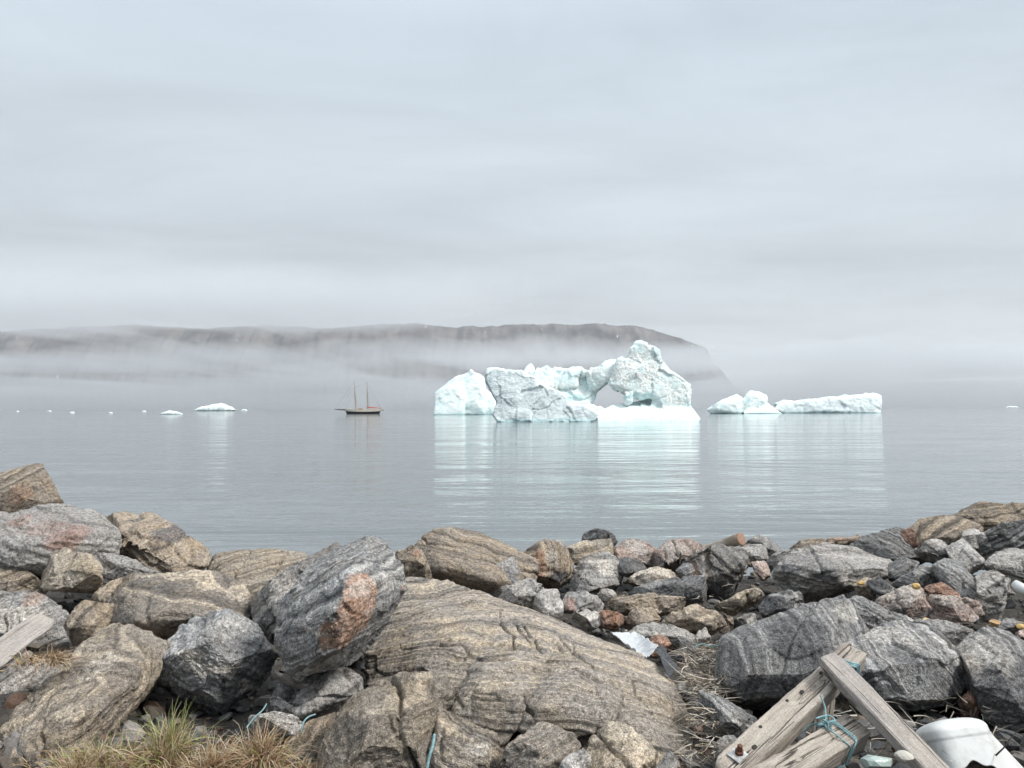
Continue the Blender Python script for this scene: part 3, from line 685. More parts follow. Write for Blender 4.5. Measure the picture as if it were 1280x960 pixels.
# gravel
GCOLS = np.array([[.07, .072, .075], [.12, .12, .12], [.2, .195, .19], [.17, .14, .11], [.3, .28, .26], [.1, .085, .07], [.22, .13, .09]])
def ico():
    bm = bmesh.new(); bmesh.ops.create_icosphere(bm, subdivisions=2, radius=1)
    v = np.array([x.co[:] for x in bm.verts]); f = np.array([[q.index for q in fc.verts] for fc in bm.faces]); bm.free(); return v, f
IV, IF = ico()
def gravel(n, xr, yr, s0, s1, seed):
    rs = np.random.RandomState(seed); V = []; Fc = []; C = []
    shapes = []
    for k in range(24):
        v = IV * (1 + .35 * fbm(IV * 1.1 + k * 5, 2)[:, None])
        for c in range(13):
            nn = rs.normal(size=3); nn /= np.linalg.norm(nn); d = v @ nn; lim = d.max() * rs.uniform(.5, .8)
            v = v - nn * np.maximum(d - lim, 0)[:, None]
        shapes.append(v)
    for k in range(n):
        y = math.exp(rs.uniform(math.log(yr[0]), math.log(yr[1]))); x = rs.uniform(*xr) * y
        s = math.exp(rs.uniform(math.log(s0), math.log(s1)))
        v = shapes[rs.randint(24)] * np.array([1, rs.uniform(.6, 1), rs.uniform(.4, .8)]) * s
        q = Matrix.Rotation(rs.uniform(0, 6.28), 3, 'Z') @ Matrix.Rotation(rs.uniform(-.5, .5), 3, 'X')
        v = v @ np.array(q).T + np.array([x, y, float(ground_z(np.array([x]), np.array([y]))[0]) + s * .3])
        Fc.append(IF + len(IV) * k); V.append(v)
        C.append(np.tile(np.append(GCOLS[rs.choice(7, p=[.24, .24, .16, .14, .08, .1, .04])] * rs.uniform(.4, .9), 1), (len(IV), 1)))  # tones scaled down to put crevice shade into the gravel colour
    me = bpy.data.meshes.new('gravel'); V = np.concatenate(V); Fc = np.concatenate(Fc)
    me.from_pydata(V.tolist(), [], Fc.tolist()); put_attr(me, 'tint', np.concatenate(C), 'FLOAT_COLOR'); return me
m, t, b = new_mat('gravel')
oc = t.add('ShaderNodeTexCoord').outputs['Object']
g1 = t.noise(oc, 70, 4, .7)
t.con(t.mix(1.0, t.add('ShaderNodeAttribute', attribute_name='tint').outputs['Color'], t.maprange(g1, .3, .7, .6, 1.4), 'MULTIPLY'), b.inputs['Base Color'])
b.inputs['Roughness'].default_value = .8
t.con(t.bump(g1, .6, .006), b.inputs['Normal'])
MG = m
tag(link('gravel', gravel(6500, (-1.3, 1.3), (3.0, 12), .02, .105, 5), MG), 'mixed gravel and rubble, colours darkened for crevice shade, filling the gaps between the boulders', 'gravel', kind='stuff')

# the bank goes on to both sides beyond the frame: one mass of rubble
rs = np.random.RandomState(41); bm = bmesh.new(); bmesh.ops.create_icosphere(bm, subdivisions=5, radius=1)
BV = np.array([v.co[:] for v in bm.verts]); BF = np.array([[q.index for q in fc.verts] for fc in bm.faces]); bm.free()
V = []; Fs = []; S = []
for k in range(64):
    y = rs.uniform(3.0, 10.5); r = rs.uniform(.28, .62); side = 1 if k % 2 else -1
    x = side * (.70 * y + r * 1.5 + rs.uniform(0, 4.5))
    v = BV * (1 + .25 * fbm(BV * 1.2 + k * 5, 3)[:, None])
    for c in range(14):
        nn = rs.normal(size=3); nn /= np.linalg.norm(nn); d = v @ nn; v = v - nn * np.maximum(d - d.max() * rs.uniform(.6, .92), 0)[:, None]
    v = v * np.array([1.1, .9, .7]) * r; v = v * (1 + .05 * ridged(v * 5 + k, 3)[:, None])
    q = np.array(Matrix.Rotation(rs.uniform(0, 6.28), 3, 'Z') @ Matrix.Rotation(rs.uniform(-.5, .5), 3, 'X'))
    S.append(v[:, 2] + .3 * v[:, 0] + .1 * fbm(v * 2, 2) + k); v = v @ q.T + np.array([x, y, float(ground_z(np.array([x]), np.array([y]))[0]) + r * .35])
    Fs.append(BF + len(BV) * k); V.append(v)
V = np.concatenate(V); me = bpy.data.meshes.new('shore_rubble'); me.from_pydata(V.tolist(), [], np.concatenate(Fs).tolist())
put_attr(me, 'strata', np.concatenate(S)); put_attr(me, 'mask', np.tile([0, 0, 0, 1.0], (len(V), 1)), 'FLOAT_COLOR')
me.polygons.foreach_set('use_smooth', [True] * len(me.polygons))
tag(link('shore_rubble', me, MATS['grey']), 'grey boulder rubble carrying the bank on past both edges', 'rubble', kind='stuff')

# ------------------------------------------------------------------ water
me = mesh_from('sea_water', [(-24000, -200, 0), (24000, -200, 0), (24000, 25000, 0), (-24000, 25000, 0)], [(0, 1, 2, 3)])
m, t, b = new_mat('sea_water')
oc = t.add('ShaderNodeTexCoord').outputs['Object']
v1 = t.mapping(oc, (.9, 1.6, 1)); v2 = t.mapping(oc, (.20, .36, 1), (0, 0, R(9))); v3 = t.mapping(oc, (.012, .06, 1), (0, 0, R(-3)))
w1 = t.noise(v1, 2.2, 3, .55, dist=.3); w2 = t.noise(v2, 1.6, 4, .5, dist=.4); w3 = t.noise(v3, 1.0, 3, .5)
w4 = t.noise(t.mapping(oc, (.045, .13, 1), (0, 0, R(-6))), 1.0, 4, .55, dist=1.0)
w5 = t.noise(t.mapping(oc, (.05, .34, 1), (0, 0, R(2))), 1.0, 3, .5, dist=.3)
calm = t.maprange(t.noise(t.mapping(oc, (.010, .03, 1)), 1.0, 3, .55), .38, .62, .25, 1.7)
h = t.math('ADD', t.math('MULTIPLY', w1, .013), t.math('MULTIPLY', w2, .062))
h = t.math('MULTIPLY', t.math('ADD', h, t.math('MULTIPLY', w5, .085)), calm)
h = t.math('ADD', h, t.math('ADD', t.math('MULTIPLY', w3, .30), t.math('MULTIPLY', w4, .24)))
bn = t.add('ShaderNodeBump'); t.con(h, bn.inputs['Height']); bn.inputs['Strength'].default_value = 1.0; bn.inputs['Distance'].default_value = 1.0
t.con(bn.outputs[0], b.inputs['Normal'])
b.inputs['Base Color'].default_value = (.115, .135, .140, 1); b.inputs['Roughness'].default_value = .05; b.inputs['IOR'].default_value = 1.333
tag(link('sea_water', me, m), kind='structure')

# ------------------------------------------------------------------ sky and light
SUN_EL, SUN_AZ = R(46), R(112)      # azimuth clockwise from +Y (the view direction)
w = bpy.data.worlds.new('World'); sc.world = w; w.use_nodes = True
t = NT(w.node_tree); bg = t.n['Background']
sky = t.add('ShaderNodeTexSky', sky_type='NISHITA'); sky.sun_disc = False; sky.sun_elevation = SUN_EL; sky.sun_rotation = SUN_AZ
dirv = t.add('ShaderNodeTexCoord').outputs['Generated']
sx = t.add('ShaderNodeSeparateXYZ'); t.con(dirv, sx.inputs[0])
zc = t.math('MAXIMUM', sx.outputs[2], 0.0)
den = t.math('ADD', zc, .10)
cx_ = t.add('ShaderNodeCombineXYZ'); t.con(t.math('DIVIDE', sx.outputs[0], den), cx_.inputs[0]); t.con(t.math('DIVIDE', sx.outputs[1], den), cx_.inputs[1])
c1 = t.noise(t.mapping(cx_.outputs[0], (.30, .55, 1), (0, 0, R(12)), (3, 1, 0)), 1.0, 7, .55, dist=.6)
c2 = t.noise(t.mapping(cx_.outputs[0], (.75, 1.25, 1), (0, 0, R(-14))), 1.0, 9, .60, dist=.7)
cl = t.math('ADD', t.math('MULTIPLY', t.math('SUBTRACT', c1, .5), .55), t.math('MULTIPLY', t.math('SUBTRACT', c2, .5), .50))
cl = t.math('ADD', cl, 1.0)
# overcast luminance: brighter overhead than at the horizon
grad = t.ramp(zc, [(0, (4.3, 4.6, 4.85)), (.10, (4.05, 4.35, 4.6)), (.22, (3.95, 4.3, 4.58)), (.46, (4.6, 5.25, 5.8)), (.70, (7.6, 8.2, 8.8)), (1, (13.5, 14.0, 14.4))])
clouds = t.mix(1.0, grad, cl, 'MULTIPLY')
t.con(t.mix(.93, sky.outputs[0], clouds), bg.inputs[0]); bg.inputs[1].default_value = .1
# (ramp colours above 1 are set directly)
sun = bpy.data.lights.new('sun', 'SUN'); so = bpy.data.objects.new('sun', sun); COL.objects.link(so)
sun.energy = 2.4; sun.angle = R(12); sun.color = (1, .955, .89)
sd = Vector((math.sin(SUN_AZ) * math.cos(SUN_EL), math.cos(SUN_AZ) * math.cos(SUN_EL), math.sin(SUN_EL)))
so.rotation_euler = sd.to_track_quat('Z', 'Y').to_euler(); so.location = (0, 0, 60)

# ------------------------------------------------------------------ mountains in the fog
MD = 9000.0
def mz(py): return (511 - py) / F * MD + CAMZ
prof = [(-500, 398), (-200, 402), (0, 404), (120, 400), (250, 403), (330, 398), (400, 404), (470, 398), (540, 401), (620, 402), (660, 398), (700, 398), (760, 400), (800, 402), (830, 408), (860, 418), (888, 430), (892.5, 432), (894, 446), (903, 455), (918, 471), (937, 493), (960, 508), (980, 514)]
px_ = np.array([(p[0] - 640) / F * MD for p in prof]); pz_ = np.array([mz(p[1]) for p in prof])
xs = np.linspace(px_[0], px_[-1], 620); ts = np.linspace(0, 1, 90)
X, T = np.meshgrid(xs, ts)
top = np.interp(X, px_, pz_)
q = np.stack([X / 420, 0 * X, T * 1.4], -1).reshape(-1, 3)
gul = ridged(q * np.array([.75, 1, .22]), 3).reshape(X.shape); g2 = fbm(q * 4, 4).reshape(X.shape)
cap = fbm(np.stack([X / 900, 0 * X, 0 * X], -1).reshape(-1, 3), 4).reshape(X.shape)
Z = np.maximum(top + cap * 75 * (X < 1200), 2) * np.clip(T / .82, 0, 1) ** 1.0 - 5 + g2 * 14 * np.clip(T * (1 - T) * 4, 0, 1)
Y = MD + np.where(T < .82, (T / .82) ** 2.2 * 520 - 420 * (1 - T), 520 + (T - .82) / .18 * 2600) - gul * 190 * np.clip(T * 5, 0, 1) * np.clip((.9 - T) * 8, 0, 1) - 60 * g2
n1, n0 = len(xs), len(ts)
faces = [(j * n1 + i, j * n1 + i + 1, (j + 1) * n1 + i + 1, (j + 1) * n1 + i) for j in range(n0 - 1) for i in range(n1 - 1)]
me = mesh_from('mountain_terrain', np.stack([X, Y, Z], -1).reshape(-1, 3), faces, True)
m, t, b = new_mat('mountain_rock')
oc = t.add('ShaderNodeTexCoord').outputs['Object']
v = t.mapping(oc, (.0032, .0032, .0022), (0, R(20), 0)); v2 = t.mapping(oc, (.0009, .0009, .010))
f = t.noise(v, 1, 7, .65); f2 = t.noise(v2, 1, 5, .6)
c = t.mix(t.maprange(f, .35, .65, 0, 1), (.035, .034, .038), (.155, .142, .140)); c = t.mix(t.maprange(f2, .45, .62, 0, .5), c, (.075, .066, .065))
sn = t.noise(t.mapping(oc, (.028, .004, .010), (0, R(25), 0)), 1, 3, .5)
c = t.mix(t.maprange(sn, .72, .745, 0, .7), c, (.8, .82, .84))
t.con(c, b.inputs['Base Color']); b.inputs['Roughness'].default_value = .95
tag(link('mountain_terrain', me, m), kind='structure')

# ------------------------------------------------------------------ air: even haze over everything, fog banks in front of the mountain
def box(name, lo, hi):
    v = [(x, y, z) for x in (lo[0], hi[0]) for y in (lo[1], hi[1]) for z in (lo[2], hi[2])]
    return mesh_from(name, v, [(0, 1, 3, 2), (4, 6, 7, 5), (0, 4, 5, 1), (2, 3, 7, 6), (0, 2, 6, 4), (1, 5, 7, 3)])
def vol_mat(name):
    m = bpy.data.materials.new(name); m.use_nodes = True; t = NT(m.node_tree)
    t.n.remove(t.n['Principled BSDF']); pv = t.add('ShaderNodeVolumePrincipled')
    t.l.new(pv.outputs[0], t.n['Material Output'].inputs['Volume'])
    return m, t, pv
m, t, pv = vol_mat('haze_air')
pv.inputs['Color'].default_value = (.94, .97, 1, 1); pv.inputs['Density'].default_value = 2.8e-5; pv.inputs['Anisotropy'].default_value = 0
me = box('haze', (-25000, -300, -6.5), (25000, 25500, 1750))
tag(link('haze', me, m), kind='stuff')

m, t, pv = vol_mat('fog_bank')
oc = t.add('ShaderNodeTexCoord').outputs['Object']
s = t.add('ShaderNodeSeparateXYZ'); t.con(oc, s.inputs[0])
nA = t.noise(t.mapping(oc, (1 / 2300, 1 / 11000, 1 / 420)), 1, 5, .55, dist=.3)
nB = t.noise(t.mapping(oc, (1 / 700, 1 / 9000, 1 / 110), (0, R(4), 0)), 1, 4, .6, dist=.6)
nC = t.noise(t.mapping(oc, (1 / 2500, 1 / 9000, 1 / 200), (0, 0, 0), (2, 5, 1)), 1, 4, .5)
zz = t.math('ADD', s.outputs[2], t.math('MULTIPLY', t.math('SUBTRACT', nA, .5), 480))
zz = t.math('ADD', zz, t.math('MULTIPLY', t.math('SUBTRACT', nB, .5), 210))
# cloud ceiling lifts towards the right, the middle band sinks a little
lift = t.maprange(s.outputs[0], -2200, 900, 0, 1, True)
low = t.ramp(t.math('DIVIDE', zz, 1700.0), [(.0, 1.15), (.150, 1.15), (.185, .30), (.235, .22), (.262, 1.0), (.312, 1.0), (.345, .012), (.5, .008)], 'EASE')
ceil_z = t.math('SUBTRACT', t.math('ADD', t.math('MULTIPLY', zz, .9), t.math('MULTIPLY', s.outputs[2], .1)), t.math('MULTIPLY', lift, 330.0))
ceil_ = t.maprange(ceil_z, 800, 905, 0, 1.6, True)
topf = t.maprange(s.outputs[2], 960, 1350, 1, 0, True)
pat = t.maprange(nC, .3, .7, .65, 1.35)
pock = t.math('MULTIPLY', t.maprange(s.outputs[0], 1000, 1700, 0, 1, True), t.math('MULTIPLY', t.maprange(zz, 290, 400, 0, 1, True), t.maprange(zz, 505, 580, 1, 0, True)))
low = t.math('ADD', low, t.math('MULTIPLY', pock, .9))
dens = t.math('MULTIPLY', t.math('MULTIPLY', t.math('ADD', t.math('MULTIPLY', low, pat), ceil_), topf), 1.0e-3)
t.con(dens, pv.inputs['Density']); pv.inputs['Color'].default_value = (.77, .795, .825, 1)
me = box('fog_bank', (-9000, 6200, -5), (9000, 8300, 1620))
fo = tag(link('fog_bank', me, m), 'pale fog banks lying in layers in front of the far mountain', 'fog', kind='stuff')

# ------------------------------------------------------------------ icebergs
def ice_mat(name, white=(.80, .875, .87), blue=(.58, .80, .815), amt=.5):
    m, t, b = new_mat(name)
    oc = t.add('ShaderNodeTexCoord').outputs['Object']
    mk = t.add('ShaderNodeSeparateColor'); t.con(t.add('ShaderNodeAttribute', attribute_name='mask').outputs['Color'], mk.inputs[0])
    n1 = t.noise(oc, .22, 6, .6, dist=.5); n2 = t.noise(oc, 1.1, 6, .7); n3 = t.noise(t.mapping(oc, (.6, 1, 1.5), (0, R(35), 0)), .75, 7, .75, dist=.6)
    c = t.mix(t.math('MULTIPLY', t.maprange(n1, .48, .68, 0, 1), amt), white, blue)
    vn = t.noise(t.mapping(oc, (.16, .16, .30), (0, R(-30), 0), (4, 2, 7)), 1, 3, .5, dist=.5)
    c = t.mix(t.math('MULTIPLY', t.maprange(t.math('ABSOLUTE', t.math('SUBTRACT', vn, .53)), .004, .016, 1, 0), .6), c, (.45, .74, .80))
    g = t.mix(t.maprange(n3, .38, .62, 0, 1), (.31, .37, .39), (.66, .735, .75))
    g = t.mix(t.maprange(n1, .40, .60, 0, .65), g, (.68, .755, .775)); c = t.mix(mk.outputs[0], c, g)                                            # grey scoured face
    d = t.maprange(t.noise(oc, 1.9, 6, .75), .47, .60, 0, 1)
    c = t.mix(t.math('MULTIPLY', mk.outputs[1], d), c, (.47, .42, .385))        # moraine dirt
    c = t.mix(t.math('MULTIPLY', mk.outputs[2], t.maprange(n2, .3, .6, .95, .45)), c, (.45, .68, .69))                               # wet teal foot
    t.con(c, b.inputs['Base Color']); b.inputs['Roughness'].default_value = .55; b.inputs['Specular IOR Level'].default_value = .3
    t.con(t.bump(t.math('ADD', n2, t.math('MULTIPLY', n3, .9)), .5, .8), b.inputs['Normal'])
    return m
ICE = ice_mat('glacier_ice')
def iceberg(label, hulls, D, vs, masks=(), foot=.9, fa=.02, fb=.02, seed=1, sm=2, by=None, name='iceberg', smooth_below=None, group=None):
    rs = np.random.RandomState(seed); sets = []
    for ol, dz, tilt, thick, bulge in hulls:
        sets.append(hull_pts(ol, D + dz, by or max(p[1] for p in ol), tilt, None, bulge, thick, rs))
    me = voxel(hull_mesh(sets), vs)
    co = lap(get_co(me).astype(np.float64), me, sm); set_co(me, co); no = get_no(me).astype(np.float64)
    c0 = co.mean(0); size = float(np.linalg.norm(co.max(0) - co.min(0))) / 1.6; s0 = (co - c0) / size
    warp = np.stack([fbm(s0 * 5 + 3 * k, 2) for k in range(3)], 1) * .07
    am = np.ones(len(co))
    if smooth_below is not None: am = .25 + .75 * smooth_below(co)
    disp = facets(s0 + warp, 60, fa * .6, fa * 6, rs) * size + facets(s0 + warp, 500, fa * .4, fa * 11, rs) * size + fbm(s0 * 10 + seed, 3) * fb * .5 * size
    disp += fbm(s0 * 4, 4) * fb * size + ridged(s0 * 15 + seed, 4) * fb * .38 * size + fbm(s0 * 40, 3, .6) * fb * .12 * size
    co2 = co + no * (disp * am)[:, None]
    mk = np.zeros((len(co), 4), np.float32); mk[:, 3] = 1
    for (ch, px, py, dd, rx, rz, stn) in masks:
        u0 = P(px, py, 1.0) - np.array([0, 0, CAMZ]); off_ = np.linalg.norm((co2 - np.array([0, 0, CAMZ])) / co2[:, 1:2] - u0, axis=1)
        c = P(px, py, co2[off_ < max(.0015, off_.min() * 1.5), 1].min()); rr = np.array([rx, max(rx, rz) * 2, rz])
        dist = np.sqrt((((co2 - c) / rr) ** 2).sum(1)) + fbm(s0 * 9 + px, 4, .6) * .5
        k = 'rgb'.index(ch); mk[:, k] = np.maximum(mk[:, k], (1 - sstep(.75, 1.05, dist)) * stn)
    mk[:, 2] = np.maximum(mk[:, 2], 1 - sstep(foot * .6, foot * 1.3, co2[:, 2] + fbm(s0 * 5, 2) * foot * .8))
    org = np.array([c0[0], c0[1], 0.0]); set_co(me, co2 - org); put_attr(me, 'mask', mk, 'FLOAT_COLOR')
    me.polygons.foreach_set('use_smooth', [True] * len(me.polygons))
    return tag(link(name, me, ICE, loc=org), label, 'iceberg', group or 'icebergs in the bay')

H = lambda ol, dz=0, tilt=.4, thick=None, bulge=.2: (ol, dz, tilt, thick, bulge)
crs = np.random.RandomState(5); CRAGS = []
for (x, y, w_, h_) in [(646, 465, 8, 3), (674, 462, 7, 4), (700, 463, 6, 4), (712, 466, 7, 4), (727, 467, 8, 4), (741, 463, 6, 4), (750, 460, 6, 4), (758, 455, 7, 4), (779, 449, 7, 5), (788, 441, 5, 6), (797, 430, 7, 5), (806, 431, 6, 4), (814, 436, 6, 4), (829, 465, 6, 5), (838, 472, 7, 5), (849, 476, 8, 5), (860, 483, 6, 6)]:
    CRAGS.append(([(x + w_ * .5 * math.cos(a + crs.uniform(-.4, .4)) * crs.uniform(.7, 1.25), y + h_ * .6 * math.sin(a) * crs.uniform(.7, 1.25)) for a in np.linspace(0, 5.4, 6)], 5.0, .3, 6, .06))
iceberg('large arched iceberg with a grey scoured left face and a dirty tower', [
    H([(609, 461), (620, 463), (650, 463.5), (664, 475), (692, 487.5), (700, 500), (690, 516), (640, 516), (622, 504), (608, 476)], 0, .45, 14, .02),
    H([(621, 501), (640, 488), (692, 488), (712, 506), (735, 514), (750, 518), (750, 524), (735, 528), (640, 529), (622, 527), (616, 518)], 0, .45, 14, .02),
    H([(816, 458), (818, 438), (821, 435.5), (824.5, 438), (826, 460)], 5, .2, 4, .1),
    H([(650, 468), (662, 463), (683, 461), (720, 466), (745, 464), (757, 472), (750, 486), (737, 499), (738, 512), (700, 514), (660, 492)], 5, .6, 12, .12),
    H([(652, 480), (658, 467), (663.5, 455), (666, 461), (672, 482)], 5, .3, 5, .08),
    H([(664, 484), (669, 464), (684, 457), (690, 463), (692, 484)], 4, .3, 8, .08),
    H([(688, 484), (691, 463), (693, 458.5), (699, 461), (704, 464), (708, 484)], 5.5, .3, 8, .08),
    H([(700, 484), (706, 464), (716, 464), (722, 468), (722, 484)], 5, .3, 8, .06),
    H([(735, 466), (745, 462), (755, 456), (763, 450), (770, 450), (774, 457), (772, 466), (760, 478), (748, 488), (737, 488)], 5, .3, 8, .25),
    H([(700, 505), (732, 499), (738, 508), (760, 515), (762, 522), (720, 524)], 2, .6, 10, .1),
    H([(784, 447), (788, 436), (794, 430), (801, 425.5), (808, 431), (813, 436), (819, 435), (824, 438), (825, 455), (815, 480), (785, 480)], 4, .2, 9, .10),
    H([(760, 481), (766, 466), (773, 451), (790, 445), (825, 446), (832, 462), (845, 475), (842, 497), (800, 500), (790, 497), (782, 493), (770, 485)], 3, .25, 12, .07),
    H([(824, 454), (836, 468), (850, 474), (862, 482), (864, 492), (863, 506), (848, 512), (812, 508)], 3, .3, 12, .07),
    H([(800, 478), (860, 482), (864, 512), (800, 514)], 7, .2, 10, .05),
    H([(780, 490), (791, 490), (790, 503), (783, 505)], 3, .1, 3, .2),
    H([(746, 520), (760, 514), (764, 508), (800, 501), (835, 499), (857, 498), (864, 508), (869, 515), (876, 524), (872, 530), (800, 531), (748, 531)], -2, 1.7, 16, .06),
    ] + CRAGS + [
    ], 180, .2, masks=[('r', 636, 485, 0, 8, 6, 1), ('r', 650, 505, 0, 9, 6, 1), ('r', 680, 508, -2, 8, 5.5, 1), ('r', 708, 517, -2, 7.5, 3.0, 1), ('r', 622, 475, 0, 4, 3.5, 1), ('r', 660, 520, 0, 10, 3, 1), ('r', 630, 515, 0, 5, 4, 1), ('r', 732, 522, 0, 4, 2, 1),
     ('g', 800, 462, 3, 7.5, 5.5, 1), ('g', 788, 478, 3, 6, 4, .9), ('g', 848, 490, 3, 5, 4, .8), ('g', 745, 476, 5, 6, 4, .7), ('g', 815, 445, 3, 4, 3, .7), ('g', 700, 485, 4, 5, 1.2, .6),
     ('b', 678, 466, 3, 2.6, 1.6, .35), ('b', 718, 497, 4, 4, 1.0, .8), ('b', 800, 496, 2, 4.5, 1.3, .75), ('b', 821, 441, 3, 1.1, 2.0, .6), ('b', 795, 435, 3, 1.8, 1.6, .35), ('b', 845, 470, 3, 2, 3, .25), ('b', 735, 480, 4, 3, 2, .3)],
    foot=.8, fa=.006, fb=.0115, seed=4, by=529, smooth_below=lambda co: sstep(1.5, 5.0, co[:, 2] + 5 * (co[:, 0] < 18)))
iceberg('smooth white iceberg with a small pinnacle standing behind the left end of the arched one', [
    H([(543, 492), (548, 489), (570, 484), (577, 475), (582, 470), (590, 464), (600, 467), (606, 472), (608, 488), (606, 519), (575, 520), (572, 500)], 0, .3, 22, .12),
    H([(543, 492), (547, 489), (560, 486), (572, 483), (578, 478), (582, 500), (580, 520), (542.5, 520)], -5, .35, 22, .08),
    H([(585, 470), (588, 461.5), (590, 461.5), (594, 468)], 4, .2, 4, .2),
    H([(600, 480), (608, 490), (622, 498), (626, 519), (596, 520)], 2, .5, 20, .2)], 405, .7, masks=[('b', 612, 512, 0, 9, 1.8, .6)], foot=1.2, fa=.004, fb=.006, seed=9, sm=6)
iceberg('peaked white iceberg with a tilted smooth ramp right of the arched one', [
    H([(883, 512), (890, 507.5), (900, 508), (910, 497), (921, 492), (930, 499), (926, 517.5), (890, 518)], 0, .4, 18, .2),
    H([(932, 493), (937, 488.5), (950, 490), (958, 494), (960, 499), (956, 508), (950, 515), (928, 517), (926, 508)], 3, .3, 16, .2),
    H([(928, 515), (945, 506), (958, 503), (970, 511), (978, 517.5), (930, 518)], -2, 1.2, 14, .1)], 422, .6, masks=[('b', 925, 505, 0, 4, 5, .45), ('r', 924, 516, 0, 3, 1.2, .8)], foot=.8, fa=.004, fb=.006, seed=12, sm=5)
iceberg('long low flat topped iceberg with a crumpled grey side at the right', [
    H([(966, 512), (975, 503), (1000, 501), (1040, 497), (1070, 493), (1095, 492), (1103, 496), (1100, 510), (1100, 517), (1000, 517), (980, 517)], 0, .5, 26, .12),
    H([(968, 505), (980, 500), (990, 500), (996, 506), (970, 508)], 16, .3, 10, .2)], 441, .65, masks=[('r', 1040, 508, 0, 26, 5, .85), ('r', 1082, 505, 0, 12, 5.5, .85), ('r', 995, 511, 0, 12, 4, .7)], foot=1.0, fa=.006, fb=.009, seed=15)
iceberg('distant pale iceberg with a low hump on the far left water', [
    H([(243, 512.5), (252, 509), (262, 509), (268, 505.5), (278, 504), (288, 508), (297, 513.5), (244, 514)], 0, .4, 60, .2)], 1640, 2.2, foot=1.5, fa=.01, fb=.012, seed=17, sm=4)
iceberg('small white growler of ice floating left of the sailing ship', [
    H([(200, 517), (206, 515), (212, 513.3), (220, 514.2), (229, 517), (228, 518.6), (202, 518.6)], 0, .4, 6, .2)], 519, .35, foot=.3, fa=.012, fb=.012, seed=19, sm=3)
iceberg('tiny ice floe near the horizon at the right edge', [
    H([(1257, 509), (1262, 507.6), (1270, 508), (1276, 509.6), (1258, 510.2)], 0, .4, 12, .2)], 3000, 1.6, foot=1, fa=.01, fb=.01, seed=21, sm=2)
for k, (lab, x, y, wpx) in enumerate([
    ('leftmost tiny ice floe on the far water under the fog', 22, 515.0, 6), ('tiny bright ice floe at the centre of the far left line of floes', 62, 514.6, 7), ('thin ice floe between the far left floe line and the growler', 90, 516.4, 10),
    ('thin ice floe just left of the growler', 138, 516.8, 9), ('low ice floe nearest the growler on its left', 180, 515.0, 9), ('flat tiny ice floe right of the growler under the pale iceberg', 305, 513.6, 12),
    ('small ice lump floating close in front of the grey face of the arched iceberg', 681.5, 537.2, 2.4), ('second small ice lump beside the first in front of the arched iceberg', 685.5, 537.0, 1.8)]):
    d = CAMZ * F / max(y - (511 + (640 - x) * .0031), 1.1)
    iceberg(lab, [H([(x - wpx * .36, y - .2), (x - wpx * .2, y - wpx * .10 - .5), (x + wpx * .2, y - wpx * .13 - .6), (x + wpx * .36, y - .1), (x + wpx * .36, y + .2), (x - wpx * .36, y + .2)], 0, .3, wpx / F * d * .6, .2)], d, wpx / F * d / 14,
            foot=.05, fa=.01, fb=.01, seed=30 + k, sm=2, name='ice_floe', group='small ice floes on the water')

# ------------------------------------------------------------------ sailing ship
SD = 500.0; U = SD / F
ship_x = P(452, 512, SD)[0]
ship = empty('sailing_ship', (ship_x, SD, 0), label='two masted black hulled sailing ship with bare masts anchored in the bay', cat='sailing ship')
def sxp(px): return (px - 452) * U
SZ = 517.6
def szp(py): return (SZ - py) * U
black = simple('black_hull_paint', (.02, .02, .022), .35); cream = simple('cream_bulwark_paint', (.62, .57, .48), .5); wood_m = simple('varnished_mast', (.38, .28, .20), .5)
red = simple('red_sail_cover', (.42, .10, .07), .8); deckm = simple('white_deckhouse', (.75, .73, .69), .5); glassm = simple('dark_window', (.03, .04, .05), .15); wire = simple('rigging_wire', (.12, .12, .12), .6)
def hull_loft(zlo, zhi, xoff_lo, xoff_hi, grow):
    n = 28; V = []; Fs = []
    for i in range(n):
        tt = i / (n - 1)
        for j, (fz, ) in enumerate(((0,), (.33,), (.66,), (1,))):
            # x from bow (left) to stern (right); sheer rises to both ends
            x0 = 430.0 + 3.5 * (1 - fz) * (zhi > 1.5) * 0 ; 
            bow = xoff_lo[0] + (xoff_hi[0] - xoff_lo[0]) * fz; stern = xoff_lo[1] + (xoff_hi[1] - xoff_lo[1]) * fz
            x = bow + (stern - bow) * tt
            half = 2.9 * (math.sin(math.pi * min(1, .06 + tt * .80)) ** .7) * (1 if tt < .9 else 1 - .25 * (tt - .9) / .1) * (grow[0] + (grow[1] - grow[0]) * fz)
            if i == 0: half = .06
            sheer = (abs(tt - .55) / .55) ** 2
            z = (zlo + (zhi - zlo) * fz); z += sheer * .9 * z / 2.6
            V.append((sxp(x), -half, z)); V.append((sxp(x), half, z))
    for i in range(n - 1):
        a = i * 8; b_ = a + 8
        for j in range(3):
            Fs.append((a + 2 * j, b_ + 2 * j, b_ + 2 * j + 2, a + 2 * j + 2)); Fs.append((a + 2 * j + 1, a + 2 * j + 3, b_ + 2 * j + 3, b_ + 2 * j + 1))
        Fs.append((a + 6, b_ + 6, b_ + 7, a + 7)); Fs.append((a, a + 1, b_ + 1, b_))
    e = (n - 1) * 8
    Fs.append((e, e + 1, e + 3, e + 2)); Fs.append((e + 2, e + 3, e + 5, e + 4)); Fs.append((e + 4, e + 5, e + 7, e + 6))
    Fs.append((0, 2, 3, 1)); Fs.append((2, 4, 5, 3)); Fs.append((4, 6, 7, 5))
    return V, Fs
V, Fs = hull_loft(-.8, 1.55, (434.5, 473.5), (431.8, 475.5), (.7, .98)); link('hull', mesh_from('hull', V, Fs), black, ship)
V, Fs = hull_loft(1.56, 2.9, (431.7, 475.5), (429.0, 477.5), (.99, 1.0)); link('bulwark', mesh_from('bulwark', V, Fs), cream, ship)
